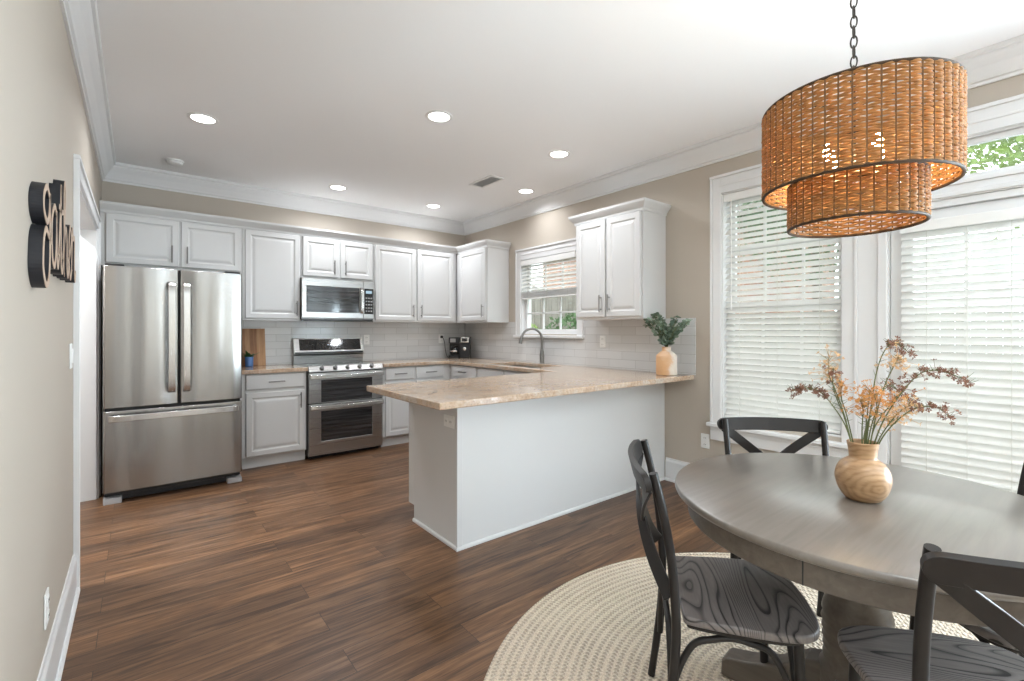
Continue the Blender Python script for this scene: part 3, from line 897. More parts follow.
sb = [o for o in col.objects if o.get('label', '').startswith('white base cabinet along the window')][0]
mb = MB().box(0, 2.496, -BD, -BD + 0.02, 0.655, 0.874)
obj('front_rail', mb, 'cabinet_paint', sb, 0.0015)
for k, (xa, xb, hh) in enumerate([(0.69, 1.17, True), (1.21, 1.66, False), (1.69, 2.14, False)]):
    d = obj('drawer', MB().panel(xa - 0.004, xb - 0.004, 0.730, 0.866, -BD - 0.021, DRAWER_LOOPS), 'cabinet_paint', sb)
    if hh: bar_handle(d, (xa + xb) / 2 - 0.004, -BD - 0.021, 0.798, 0.14, False)

# peninsula
PX, PY, PF = -2.085, -3.133, -2.515
pn = thing('peninsula_cabinet', 'white panelled peninsula base under the large stone top, facing the dining table', 'cabinet', (0, PY, 0), 0)
def pl(y): return y - PY
mb = MB().prism([(pl(PY) + 0.012, 0), (pl(-2.589), 0), (pl(-2.589), 0.108), (pl(PF), 0.108), (pl(PF), 0.874), (pl(PY) + 0.012, 0.874)], PX, PX + 0.02, 'x')
obj('end_panel', mb, 'cabinet_paint', pn, 0.0015)
obj('back_panel', MB().box(PX + 0.02, -0.003, 0.0, 0.012, 0.0, 0.874), 'cabinet_paint', pn, 0.001)
obj('corner_post', MB().box(PX - 0.006, PX + 0.032, -0.006, 0.012, 0, 0.874), 'cabinet_paint', pn, 0.003)
obj('body', MB().box(PX + 0.02, -0.625, 0.012, pl(PF) - 0.02, 0.105, 0.874), 'cabinet_paint', pn, 0.001)
obj('toe_kick', MB().box(PX + 0.02, -0.625, 0.012, pl(-2.589) - 0.01, 0, 0.106), 'cabinet_paint', pn)
for k in range(3):
    xa = PX + 0.03 + k * 0.475
    dd = MB().panel(-(xa + 0.465), -xa, 0.118, 0.706, -pl(PF))
    o = obj('door', dd, 'cabinet_paint', pn); o.rotation_euler = (0, 0, PI)
    bar_handle(o, -(xa + 0.43), -pl(PF), 0.605, 0.15)
    dd = MB().panel(-(xa + 0.465), -xa, 0.730, 0.866, -pl(PF), DRAWER_LOOPS)
    o = obj('drawer', dd, 'cabinet_paint', pn); o.rotation_euler = (0, 0, PI)
    bar_handle(o, -(xa + 0.23), -pl(PF), 0.798, 0.14, False)
SHOE = [(0, 0), (0.012, 0), (0.012, 0.012), (0.008, 0.019), (0, 0.021)]
obj('shoe_moulding', MB().sweep([(PX, pl(-2.589)), (PX, 0.0), (-0.003, 0.0)][::-1], [(-o, z) for o, z in SHOE]), 'cabinet_paint', pn)
cap = obj('trim_cap', MB().box(PX - 0.001, PX + 0.02, pl(-2.589) - 0.0, pl(PF) + 0.001, 0.106, 0.874), 'cabinet_paint', pn, 0.001)

# ------------------------------------------------------------------ counters and backsplash
CT0, CT1 = 0.876, 0.914
c1 = obj('countertop', MB().box(-2.822, -2.230, -0.645, -0.013, CT0, CT1), 'peach_granite', bevel=0.006, seg=3)
tag(c1, 'short peach granite countertop piece between refrigerator and range', 'countertop')
SINK = (-0.55, -0.15, -2.06, -1.28)
def keep(x, y):
    if SINK[0] < x < SINK[1] and SINK[2] < y < SINK[3]: return False
    if -3.4118 < y < -2.4636: return True
    if y > -0.645: return True
    return x > -0.645
c2 = obj('countertop', MB().cells({-2.364, -1.4565, -0.645, SINK[0], SINK[1], -0.012}, {-3.4118, -2.4636, SINK[2], SINK[3], -0.645, -0.012},
        lambda x, y: keep(x, y) and not (y > -0.645 and x < -1.4565) , CT0, CT1, 'z'), 'peach_granite', bevel=0.006, seg=3)
tag(c2, 'long peach granite countertop running from the range round the corner onto the peninsula', 'countertop')

struct('backsplash_back', MB().box(-2.84, -0.011, -0.011, -0.001, 0.912, 1.376), 'subway_tile_back')
struct('backsplash_right', MB().cells({-3.419, WIN1[0] - 0.084, WIN1[1] + 0.084, -0.001}, {0.912, 1.188, 1.376}, hole((WIN1[0] - 0.084, WIN1[1] + 0.084, 1.188, 2)), -0.011, -0.001, 'x'), 'subway_tile_side')

# sink and faucet
sk = thing('kitchen_sink', 'stainless undermount sink basin set into the stone counter below the window', 'sink', (-0.35, -1.67, 0.676))
mb = MB().cells({-0.212, -0.2, 0.2, 0.212}, {-0.402, -0.39, 0.39, 0.402}, hole((-0.2, 0.2, -0.39, 0.39)), 0.012, 0.199, 'z').box(-0.212, 0.212, -0.402, 0.402, 0, 0.012)
obj('basin', mb, 'range_steel', sk, 0.004)
obj('drain', MB().lathe([(0.045, 0.012), (0.045, 0.016), (0.03, 0.014), (0.012, 0.013)], 24), 'brushed_nickel', sk, smooth=True)

fc = thing('kitchen_faucet', 'tall arched satin metal kitchen faucet standing behind the sink', 'faucet', (-0.085, -1.665, CT1), R(-30))
obj('base', MB().lathe([(0.030, 0), (0.030, 0.006), (0.025, 0.012), (0.024, 0.10), (0.020, 0.115), (0.016, 0.15)], 24), 'satin_pewter', fc, smooth=True)
pts = [(0, 0, 0.14), (0, 0, 0.26)]
for k in range(0, 13):
    a = PI * k / 12 * 0.93
    pts.append((-0.112 + 0.112 * math.cos(a), 0, 0.268 + 0.112 * math.sin(a)))
obj('spout', MB().tube(pts, 0.0135, 14), 'satin_pewter', fc, smooth=True)
e = Vector(pts[-1])
obj('spray_head', MB().tube([e + Vector((0.0, 0, 0.01)), e + Vector((-0.010, 0, -0.03)), e + Vector((-0.018, 0, -0.075))], [0.0145, 0.019, 0.021], 16), 'satin_pewter', fc, smooth=True)
obj('lever', MB().tube([(0, 0, 0.075), (0, -0.045, 0.078)], 0.011, 12).tube([(0, -0.045, 0.078), (0.0, -0.06, 0.095), (0.0, -0.075, 0.135)], [0.008, 0.006, 0.005], 10), 'satin_pewter', fc, smooth=True)

# ------------------------------------------------------------------ outlets and switches
def outlet(label, loc, rotz, kind='duplex', horizontal=False, size=(0.072, 0.116), cat='outlet', col_='white_plastic'):
    """plate facing local -y"""
    r = thing('wall_outlet' if kind == 'duplex' else 'light_switch', label, cat, loc, rotz)
    w, h = size
    if horizontal: w, h = h, w
    obj('plate', MB().box(-w / 2, w / 2, -0.006, 0, -h / 2, h / 2), col_, r, 0.003)
    if kind == 'duplex':
        for s in (-1, 1):
            dx, dz = (s * 0.026, 0) if horizontal else (0, s * 0.026)
            q = obj('socket', MB().box(dx - 0.016, dx + 0.016, -0.009, -0.005, dz - 0.016, dz + 0.016), col_, r, 0.003)
            obj('slots', MB().box(dx - 0.008, dx - 0.0055, -0.0096, -0.0085, dz - 0.006, dz + 0.006).box(dx + 0.0055, dx + 0.008, -0.0096, -0.0085, dz - 0.005, dz + 0.005), 'dark_slot', q)
    else:
        obj('toggle', MB().box(-0.017, 0.017, -0.010, -0.005, -0.034, 0.034), col_, r, 0.003)
    return r
outlet('white wall outlet low on the beige wall under the tall window', (-0.0005, -3.50, 0.394), R(-90))
outlet('white wall outlet near the floor on the left beige wall', (W + 0.0005, -3.226, 0.335), R(90))
outlet('white light switch on the left wall beside the cased opening', (W + 0.0005, -2.475, 1.155), R(90), 'switch', cat='light switch')
outlet('white outlet set sideways in the end panel of the peninsula', (PX - 0.0005, -3.045, 0.735), R(-90), 'duplex', True)
outlet('white outlet on the tiles right of the range panel', (-1.40, -0.0115, 1.165), 0)
outlet('white outlet on the tiles right of the sink window', (-0.0115, -2.46, 1.165), R(-90))
outlet('white outlet on the tiles behind the coffee maker cord', (-0.385, -0.0115, 1.165), 0)

# ------------------------------------------------------------------ refrigerator
fr = thing('refrigerator', 'stainless french-door refrigerator with bottom freezer drawer against the left wall', 'refrigerator', (-3.2835, -0.03, 0))
FW = 0.4415
obj('body', MB().box(-FW + 0.006, FW - 0.006, -0.865, 0, 0.05, 1.742), 'black_plastic', fr, 0.004)
def bowed(x0, x1, yb, yf, z0, z1, bow=0.010, rr=0.014):
    n = 10
    pts = [(x1, yb), (x0, yb), (x0, yf + rr)]
    for k in range(n + 1):
        u = k / n
        x = x0 + rr * 0.5 + (x1 - x0 - rr) * u
        pts.append((x, yf - bow * (1 - (2 * u - 1) ** 2)))
    pts.append((x1, yf + rr))
    return MB().prism(pts[::-1], z0, z1, 'z')
def door_handle_bar(pts, w, t, side):
    return MB().strip(pts, side, w, t)
for s, (xa, xb) in ((-1, (-FW, 0.0065)), (1, (0.0135, FW))):
    d = obj('door', bowed(xa, xb, -0.872, -0.930, 0.705, 1.748), 'fridge_steel', fr, 0.004, smooth=True)
    hx = -0.038 if s < 0 else 0.056
    P = spline([(hx, -0.945, 0.80), (hx, -0.985, 0.83), (hx, -0.998, 1.0), (hx, -1.003, 1.22), (hx, -0.998, 1.45), (hx, -0.985, 1.615), (hx, -0.945, 1.645)], 6)
    obj('handle', MB().strip(P, (1, 0, 0), 0.046, 0.014), 'brushed_nickel', d, 0.004, smooth=True)
d = obj('freezer_drawer', bowed(-FW, FW, -0.872, -0.930, 0.090, 0.683), 'fridge_steel', fr, 0.004, smooth=True)
P = spline([(-0.40, -0.945, 0.628), (-0.385, -0.985, 0.632), (-0.2, -1.005, 0.634), (0, -1.012, 0.635), (0.2, -1.005, 0.634), (0.385, -0.985, 0.632), (0.40, -0.945, 0.628)], 6)
obj('handle', MB().strip(P, (0, 0, 1), 0.046, 0.014), 'brushed_nickel', d, 0.004, smooth=True)
obj('gasket', MB().box(-FW + 0.012, FW - 0.012, -0.90, -0.86, 0.675, 0.71).box(0.004, 0.016, -0.91, -0.86, 0.70, 1.745), 'black_gap', fr)
obj('base_grille', MB().box(-FW + 0.01, FW - 0.01, -0.84, -0.80, 0.008, 0.085), 'black_plastic', fr)
for s in (-1, 1):
    obj('foot', MB().box(s * FW - s * 0.105, s * FW, -0.915, -0.80, 0.0, 0.045), 'grey_plastic', fr, 0.006)
    obj('hinge_cover', MB().box(s * FW - s * 0.12, s * FW - s * 0.01, -0.90, -0.78, 1.742, 1.765), 'black_plastic', fr, 0.005)

# ------------------------------------------------------------------ range
rg = thing('range_oven', 'freestanding stainless double-oven range between the base cabinets', 'range', (-1.8455, 0, 0))
RW = 0.379
obj('body', MB().box(-RW, RW, -0.60, -0.03, 0.03, 0.895), 'dark_steel', rg, 0.003)
obj('kick_plate', MB().box(-RW + 0.02, RW - 0.02, -0.57, -0.5, 0.0, 0.04), 'black_plastic', rg)
obj('cooktop', MB().box(-RW, RW, -0.615, -0.07, 0.893, 0.914), 'black_oven_glass', rg, 0.004)
for (bx, by, br) in ((-0.2, -0.48, 0.10), (0.2, -0.48, 0.085), (-0.2, -0.22, 0.08), (0.2, -0.22, 0.10), (0.0, -0.20, 0.05)):
    mb = MB().lathe([(br, 0.9141), (br, 0.9150), (br - 0.004, 0.9150), (br - 0.004, 0.9141)], 40, (bx, by, 0), False, False)
    obj('burner_ring', mb, 'grey_plastic', rg)
# sloping front control strip with five knobs
mb = MB().prism([(-0.60, 0.862), (-0.652, 0.862), (-0.652, 0.874), (-0.630, 0.921), (-0.60, 0.924)], -RW, RW, 'x')
cs = obj('control_strip', mb, 'range_steel', rg, 0.003)
for kx in (-0.255, -0.125, 0.0, 0.125, 0.255):
    kn = MB().lathe([(0.024, 0), (0.024, 0.005), (0.0185, 0.008), (0.0170, 0.026), (0.012, 0.029)], 20)
    k = obj('knob', kn, 'dark_steel', cs, smooth=True)
    k.location = (kx, -0.641, 0.897); k.rotation_euler = (R(65), 0, 0)
    obj('grip', MB().box(-0.004, 0.004, -0.018, 0.018, 0.022, 0.034), 'dark_steel', k, 0.002)
def oven_door(z0, z1, wz0, wz1, hz):
    d = obj('oven_door', MB().cells({-RW + 0.002, -0.262, 0.262, RW - 0.002}, {z0, wz0, wz1, z1}, hole((-0.262, 0.262, wz0, wz1)), -0.645, -0.602, 'y'), 'range_steel', rg, 0.004)
    obj('window', MB().box(-0.264, 0.264, -0.641, -0.610, wz0 - 0.002, wz1 + 0.002), 'oven_window_glass', d)
    P = spline([(-0.366, -0.64, hz), (-0.358, -0.680, hz), (-0.18, -0.698, hz), (0.0, -0.703, hz), (0.18, -0.698, hz), (0.358, -0.680, hz), (0.366, -0.64, hz)], 6)
    obj('handle', MB().strip(P, (0, 0, 1), 0.038, 0.018), 'brushed_nickel', d, 0.006, smooth=True)
oven_door(0.556, 0.853, 0.560, 0.782, 0.818)
oven_door(0.040, 0.546, 0.176, 0.474, 0.515)
obj('door_gap', MB().box(-RW + 0.004, RW - 0.004, -0.63, -0.60, 0.540, 0.562).box(-RW + 0.004, RW - 0.004, -0.63, -0.60, 0.848, 0.866), 'black_gap', rg)
# back guard: steel frame, black glass screen
obj('back_guard', MB().prism([(-0.016, 0.90), (-0.016, 1.19), (-0.055, 1.19), (-0.098, 1.045), (-0.098, 1.02), (-0.085, 1.0), (-0.075, 0.912)], -RW, RW, 'x'), 'range_steel', rg, 0.004)
sc = MB().prism([(-0.0615, 1.178), (-0.0985, 1.058), (-0.1000, 1.058), (-0.0640, 1.179)], -RW + 0.055, RW - 0.035, 'x')
obj('display_screen', sc, 'black_oven_glass', rg)
mb = MB()
for k in range(3): mb.box(-0.03 + k * 0.03, -0.012 + k * 0.03, -0.0888, -0.0860, 1.112, 1.118)
obj('display_marks', mb, 'clock_digits', rg)
obj('vent_trim', MB().box(-RW + 0.01, RW - 0.01, -0.103, -0.05, 1.022, 1.040), 'black_plastic', rg, 0.003)

# ------------------------------------------------------------------ microwave
mw = thing('microwave', 'stainless over-the-range microwave hung beneath the short cabinet', 'microwave', (-1.846, 0, 1.39))
MW_ = 0.38
obj('body', MB().box(-MW_, MW_, -0.375, -0.013, 0.0, 0.424), 'dark_steel', mw, 0.003)
obj('vent_panel', MB().box(-MW_ + 0.01, MW_ - 0.01, -0.37, -0.02, -0.012, 0.004), 'black_plastic', mw, 0.002)
d = obj('door', MB().cells({-MW_, -0.335, 0.215, 0.255}, {0.016, 0.075, 0.345, 0.424}, hole((-0.335, 0.215, 0.075, 0.345)), -0.405, -0.376, 'y'), 'range_steel', mw, 0.003)
obj('window', MB().box(-0.337, 0.217, -0.402, -0.38, 0.073, 0.347), 'oven_window_glass', d)
P = spline([(0.232, -0.405, 0.075), (0.232, -0.430, 0.085), (0.232, -0.441, 0.15), (0.232, -0.444, 0.21), (0.232, -0.441, 0.27), (0.232, -0.430, 0.335), (0.232, -0.405, 0.345)], 6)
obj('handle', MB().strip(P, (1, 0, 0), 0.026, 0.014), 'brushed_nickel', d, 0.004, smooth=True)
cp = obj('control_panel', MB().box(0.258, MW_, -0.405, -0.376, 0.016, 0.424), 'range_steel', mw, 0.003)
obj('keypad', MB().box(0.268, MW_ - 0.008, -0.4065, -0.404, 0.065, 0.345), 'black_oven_glass', cp)
mb = MB()
for i in range(3):
    for j in range(5): mb.box(0.282 + i * 0.028, 0.300 + i * 0.028, -0.4075, -0.406, 0.09 + j * 0.036, 0.104 + j * 0.036)
obj('keys', mb, 'grey_plastic', cp)
obj('clock_window', MB().box(0.285, 0.352, -0.4078, -0.406, 0.292, 0.322), 'clock_digits', cp)

# ------------------------------------------------------------------ things on the counters
cb = thing('cutting_board', 'dark striped wooden cutting board leaning on the tiles beside the refrigerator', 'cutting board', (-2.60, -0.085, CT1), 0)
cb.rotation_euler = (R(-9), 0, 0)
mb = MB().box(-0.125, 0.108, 0, 0.02, 0.0, 0.385)
obj('board', mb, 'cutting_board_wood', cb, 0.006)
obj('light_stripe', MB().box(-0.075, -0.035, -0.001, 0.021, 0.001, 0.384).box(0.03, 0.107, -0.001, 0.021, 0.001, 0.384), 'cutting_board_light', cb)
pp = thing('potted_plant', 'tiny green plant in a blue pot by the refrigerator side', 'plant', (-2.665, -0.20, CT1))
obj('pot', MB().lathe([(0.026, 0), (0.034, 0.004), (0.037, 0.10), (0.033, 0.10), (0.030, 0.088), (0.004, 0.088)], 24), 'blue_ceramic', pp, smooth=True)
mb = MB()
for k in range(16):
    a = k * 2.4; el = 0.35 + 0.5 * random.random(); L = 0.06 + 0.08 * random.random()
    d0 = Vector((math.cos(a) * math.cos(el), math.sin(a) * math.cos(el), math.sin(el)))
    p0 = Vector((0, 0, 0.085)); sd = d0.cross(Vector((0, 0, 1))).normalized()
    q = [p0, p0 + d0 * L * 0.5 + sd * 0.016, p0 + d0 * L + Vector((0, 0, -0.012)), p0 + d0 * L * 0.5 - sd * 0.016]
    mb.faces([tuple(x) for x in q], [(0, 1, 2, 3)])
obj('leaves', mb, 'potted_leaf', pp)

cm = thing('coffee_maker', 'black coffee maker with glass carafe in the counter corner', 'coffee maker', (-0.235, -0.245, CT1), R(-39))
# local: front -y
obj('body', MB().box(-0.135, 0.135, -0.02, 0.10, 0.0, 0.27).box(-0.135, -0.005, -0.10, -0.02, 0.0, 0.045).box(0.005, 0.135, -0.10, -0.02, 0.0, 0.20), 'black_plastic', cm, 0.006)
obj('brew_head', MB().box(-0.135, 0.0, -0.105, -0.018, 0.195, 0.272), 'black_plastic', cm, 0.008)
obj('control_face', MB().box(-0.115, -0.045, -0.109, -0.103, 0.208, 0.258), 'grey_plastic', cm, 0.003)
obj('pod_door', MB().box(0.015, 0.125, -0.108, -0.018, 0.203, 0.278), 'brushed_nickel', cm, 0.008)
obj('pod_window', MB().box(0.033, 0.100, -0.111, -0.105, 0.220, 0.262), 'black_oven_glass', cm, 0.004)
ca = obj('carafe', MB().lathe([(0.048, 0.047), (0.052, 0.055), (0.053, 0.12), (0.045, 0.150), (0.040, 0.165)], 28, (-0.068, -0.072, 0)), 'clear_glass', cm, smooth=True)
obj('carafe_band', MB().lathe([(0.0535, 0.085), (0.0545, 0.09), (0.0545, 0.10), (0.0535, 0.105)], 28, (-0.068, -0.072, 0), False, False), 'brushed_nickel', ca, smooth=True)
obj('carafe_handle', MB().tube(spline([(-0.03, -0.115, 0.14), (-0.012, -0.145, 0.13), (-0.012, -0.145, 0.085), (-0.03, -0.115, 0.07)], 5), 0.006, 8), 'black_plastic', ca, smooth=True)
bd = MB().lathe([(0.022, 0), (0.022, 0.004), (0.018, 0.006)], 24)
o = obj('badge', bd, 'brushed_nickel', cm, smooth=True); o.location = (0.068, -0.1, 0.125); o.rotation_euler = (R(90), 0, 0)
cc_ = obj('power_cord', MB().tube(spline([(-0.387, -0.03, 1.19), (-0.387, -0.06, 1.185), (-0.375, -0.085, 1.12), (-0.365, -0.09, 1.02), (-0.352, -0.105, 0.945), (-0.335, -0.115, 0.923), (-0.315, -0.125, 0.922)], 6), 0.004, 8).box(-0.402, -0.372, -0.045, -0.0215, 1.175, 1.205), 'black_plastic', None, smooth=True)
tag(cc_, 'black power cord plugged into the tile outlet left of the coffee maker', 'cord')

# vase with eucalyptus on the peninsula
def eucalyptus():
    v = thing('flower_vase', 'small peach and cream bottle vase at the wall end of the peninsula', 'vase', (-0.19, -3.272, CT1))
    obj('vase_body', MB().lathe([(0.072, 0), (0.080, 0.004), (0.082, 0.012), (0.082, 0.152), (0.078, 0.162), (0.050, 0.186), (0.037, 0.195), (0.035, 0.205), (0.036, 0.222), (0.040, 0.228), (0.034, 0.228), (0.029, 0.21), (0.029, 0.14), (0.005, 0.135)], 40), 'two_tone_ceramic', v, smooth=True)
    p = thing('eucalyptus_bunch', 'bunch of grey-green eucalyptus in the peach vase on the peninsula', 'greenery', (-0.19, -3.272, CT1 + 0.15))
    rnd = random.Random(11)
    for k in range(22):
        a = k * 2.399 + rnd.uniform(-0.3, 0.3)
        # the bunch fans out along the wall
        dx, dy = 0.62 * math.cos(a), 1.0 * math.sin(a)
        out = rnd.uniform(0.08, 0.225)
        if dx > 0.2: out = min(out, 0.19)
        hgt = rnd.uniform(0.235, 0.36) - out * 0.42
        P = spline([(0, 0, 0), (0.012 * dx, 0.012 * dy, 0.085), (out * 0.42 * dx, out * 0.42 * dy, 0.085 + hgt * 0.45), (out * dx, out * dy, 0.085 + hgt * 0.84)], 6)
        st = obj('stem', MB().tube(P, 0.002, 5), 'flower_stem', p, smooth=True)
        mb = MB()
        for i in range(7, len(P)):
            for s in range(2 if i % 2 else 1):
                b = rnd.uniform(0, 6.28)
                d = Vector((math.cos(b), math.sin(b), rnd.uniform(-0.2, 0.7))).normalized()
                rr = rnd.uniform(0.012, 0.020)
                c = P[i] + d * rr * 1.2
                c.x = min(c.x, 0.155)
                nn = d.cross(Vector((rnd.uniform(-1, 1), rnd.uniform(-1, 1), rnd.uniform(-1, 1)))).normalized()
                e2 = nn.cross(d)
                n8 = 9
                ring = [c + (d * math.cos(2 * PI * q / n8) * 1.2 + e2 * math.sin(2 * PI * q / n8) * 0.85) * rr for q in range(n8)]
                mb.faces([tuple(x) for x in ring] + [tuple(c + nn * 0.003)], [(q, (q + 1) % n8, n8) for q in range(n8)])
        obj('leaves', mb, 'eucalyptus_leaf' if k % 3 else 'eucalyptus_leaf_pale', st)
eucalyptus()

# ------------------------------------------------------------------ ceiling fittings
LIGHTS = [(-3.175, -1.572, 'round recessed ceiling light above the refrigerator side, leftmost in the photo'),
          (-1.913, -2.622, 'round recessed ceiling light over the peninsula end, in the middle of the ceiling'),
          (-0.791, -2.649, 'round recessed ceiling light over the peninsula near the right-hand wall cabinet'),
          (-1.921, -0.575, 'round recessed ceiling light in front of the microwave'),
          (-0.336, -1.691, 'round recessed ceiling light above the sink window'),
          (-0.803, -0.558, 'round recessed ceiling light by the back corner of the kitchen')]
BEHIND = [(-3.0, -6.3), (-1.0, -6.6), (-3.0, -7.8), (-1.0, -7.8)]  # unseen ceiling lights added behind the camera for diffuse fill
def downlight():
    r = thing('recessed_light', '', 'ceiling light', (0, 0, H), 0, 'recessed ceiling lights')
    obj('trim_ring', MB().lathe([(0.070, -0.001), (0.074, -0.006), (0.092, -0.004), (0.094, 0.0), (0.070, 0.0)], 40, cap0=False, cap1=False), 'white_plastic', r, smooth=True)
    obj('lens', MB().lathe([(0.071, 0.0), (0.071, -0.002), (0.05, -0.003), (0.004, -0.0035)], 40), 'lamp_lens', r, smooth=True)
    return r
proto = downlight()
for i, (x, y, lab) in enumerate(LIGHTS + [(a, b, 'added unseen recessed ceiling light for fill behind the dining table') for a, b in BEHIND]):
    o = proto if i == 0 else copy_tree(proto)
    o.location = (x, y, H)
    o['label'] = lab
    ld = bpy.data.lights.new('downlight', 'AREA')
    ld.shape = 'DISK'; ld.size = 0.14; ld.energy = LAMP_W * (0.5 if i == 4 else 1.0); ld.color = LAMP_COLOR; ld.spread = R(150)
    lo = bpy.data.objects.new('downlight', ld); lo.location = (x, y, H - 0.012); col.objects.link(lo)

sm = thing('smoke_detector', 'small white round smoke detector on the ceiling near the left crown', 'smoke detector', (-3.275, -0.46, H))
obj('base', MB().lathe([(0.066, 0), (0.066, -0.012), (0.058, -0.014)][::-1], 36), 'white_plastic', sm, smooth=True)
obj('cap', MB().lathe([(0.056, -0.013), (0.054, -0.030), (0.040, -0.038), (0.004, -0.039)], 36), 'white_plastic', sm, smooth=True)

vn = thing('ceiling_vent', 'white rectangular air vent grille in the ceiling', 'vent', (-0.846, -1.69, H))
obj('frame', MB().cells({-0.085, -0.06, 0.06, 0.085}, {-0.19, -0.165, 0.165, 0.19}, hole((-0.06, 0.06, -0.165, 0.165)), -0.008, 0.0, 'z'), 'white_plastic', vn, 0.002)
obj('backing', MB().box(-0.06, 0.06, -0.165, 0.165, -0.0015, -0.0005), 'grey_plastic', vn)
mb = MB()
for k in range(16):
    y = -0.155 + k * 0.0207
    mb.prism([(y - 0.004, -0.0075), (y + 0.006, -0.002), (y + 0.0072, -0.003), (y - 0.003, -0.0082)], -0.06, 0.06, 'x')
obj('louvres', mb, 'white_plastic', vn)

ld = bpy.data.lights.new('hall_lamp', 'AREA')
ld.shape = 'DISK'; ld.size = 0.3; ld.energy = 38; ld.color = LAMP_COLOR
lo = bpy.data.objects.new('hall_lamp', ld); lo.location = (-4.45, -1.7, H - 0.07); col.objects.link(lo)
hl = thing('hall_light', 'flush white ceiling light of the hall beyond the cased opening', 'ceiling light', (-4.45, -1.7, H))
obj('base', MB().lathe([(0.17, 0), (0.17, -0.02), (0.16, -0.024)], 40), 'white_plastic', hl, smooth=True)
obj('diffuser', MB().lathe([(0.155, -0.024), (0.15, -0.04), (0.11, -0.055), (0.004, -0.06)], 40), 'lamp_lens', hl, smooth=True)

# ------------------------------------------------------------------ sign on the left wall
def gather():
    root = thing('wall_sign', 'black script word sign spelling gather on the left beige wall', 'sign', (W, -3.08, 1.48))
    glyphs = {
        'g': [(0.13, 0.205), (0.07, 0.225), (0.015, 0.19), (0.015, 0.145), (0.07, 0.120), (0.115, 0.15), (0.135, 0.215), (0.132, 0.12), (0.13, 0.02), (0.105, -0.050), (0.05, -0.070), (0.0, -0.025), (0.01, 0.055), (0.05, 0.095), (0.10, 0.085), (0.17, 0.07)],
        'a': [(0.135, 0.18), (0.08, 0.20), (0.02, 0.14), (0.03, 0.03), (0.08, 0.005), (0.12, 0.07), (0.14, 0.19), (0.138, 0.06), (0.165, 0.01), (0.20, 0.06)],
        't': [(0.0, 0.05), (0.05, 0.20), (0.075, 0.31), (0.066, 0.15), (0.07, 0.03), (0.105, 0.005), (0.14, 0.05)],
        'h': [(0.0, 0.05), (0.06, 0.20), (0.085, 0.32), (0.055, 0.34), (0.035, 0.26), (0.04, 0.12), (0.04, 0.0), (0.05, 0.12), (0.10, 0.18), (0.13, 0.12), (0.13, 0.03), (0.16, 0.005), (0.19, 0.05)],
        'e': [(0.0, 0.06), (0.07, 0.11), (0.11, 0.17), (0.07, 0.21), (0.03, 0.15), (0.035, 0.05), (0.08, 0.005), (0.13, 0.05)],
        'r': [(0.0, 0.05), (0.035, 0.21), (0.06, 0.18), (0.115, 0.185), (0.11, 0.07), (0.135, 0.01), (0.17, 0.05)]}
    place = [('g', -0.46), ('a', -0.305), ('t', -0.125), ('h', -0.005), ('e', 0.165), ('r', 0.285)]
    t, w = 0.030, 0.020
    for ch, y0 in place:
        strokes = [spline([(0, y, z) for y, z in glyphs[ch]], 7)]
        if ch == 't': strokes.append(spline([(0, 0.02, 0.225), (0, 0.07, 0.215), (0, 0.13, 0.225)], 4))
        bm = MB(); fm = MB()
        for P in strokes:
            P = [p + Vector((0, y0, 0)) for p in P]
            Q = [p + Vector((t / 2 + 0.0005, 0, 0)) for p in P]
            side = []
            for i in range(len(P)):
                d = (P[min(i + 1, len(P) - 1)] - P[max(i - 1, 0)]).normalized()
                side.append(tuple(d.cross(Vector((1, 0, 0)))))
            bm.strip(Q, side, w, t)
            fm.strip([p + Vector((t + 0.001, 0, 0)) for p in P], side, w * 0.96, 0.002)
        o = obj('letter', bm, 'black_sign_edge', root)
        obj('face', fm, 'pale_sign_face', o)
gather()

# ------------------------------------------------------------------ rug
RC = (-1.775, -5.006)
prof = [(0.004, 0.010)]
nr = 40
for k in range(nr):
    for q in range(6):
        u = (q + 0.5) / 6
        prof.append(((k + u) * 0.0307 + 0.0005, 0.006 + 0.006 * math.sqrt(max(0, 1 - (2 * u - 1) ** 2))))
prof += [(nr * 0.0307, 0.004), (nr * 0.0307 - 0.002, 0.0005)]
rug = obj('round_rug', MB().lathe(prof, 120), 'braided_jute', None, loc=(RC[0], RC[1], 0.0), smooth=True, ang=60)
tag(rug, 'large round braided jute rug under the dining table', 'rug')
RZ = 0.012

# ------------------------------------------------------------------ dining table
TC = (-1.775, -4.975)
TZ = 0.752
tb = thing('dining_table', 'round taupe wooden pedestal dining table on the jute rug', 'table', (TC[0], TC[1], RZ))
tz = TZ - RZ
obj('table_top', MB().lathe([(0.004, tz - 0.03), (0.500, tz - 0.03), (0.522, tz - 0.028), (0.534, tz - 0.022), (0.538, tz - 0.013), (0.536, tz - 0.004), (0.531, tz), (0.004, tz)], 128), 'taupe_table_wood', tb, smooth=True, ang=40)
obj('apron', MB().lathe([(0.470, tz - 0.100), (0.492, tz - 0.100), (0.495, tz - 0.096), (0.495, tz - 0.031), (0.470, tz - 0.031), (0.470, tz - 0.100)], 128, cap0=False, cap1=False), 'taupe_base_wood', tb, smooth=True)
mb = MB()
for s in (0, 1):
    a = R(182.5) + s * PI
    c_, s_ = math.cos(a), math.sin(a)
    mb.tube([(0.4945 * c_, 0.4945 * s_, tz - 0.099), (0.4945 * c_, 0.4945 * s_, tz - 0.033)], 0.002, 6)
obj('apron_seam', mb, 'black_gap', tb)
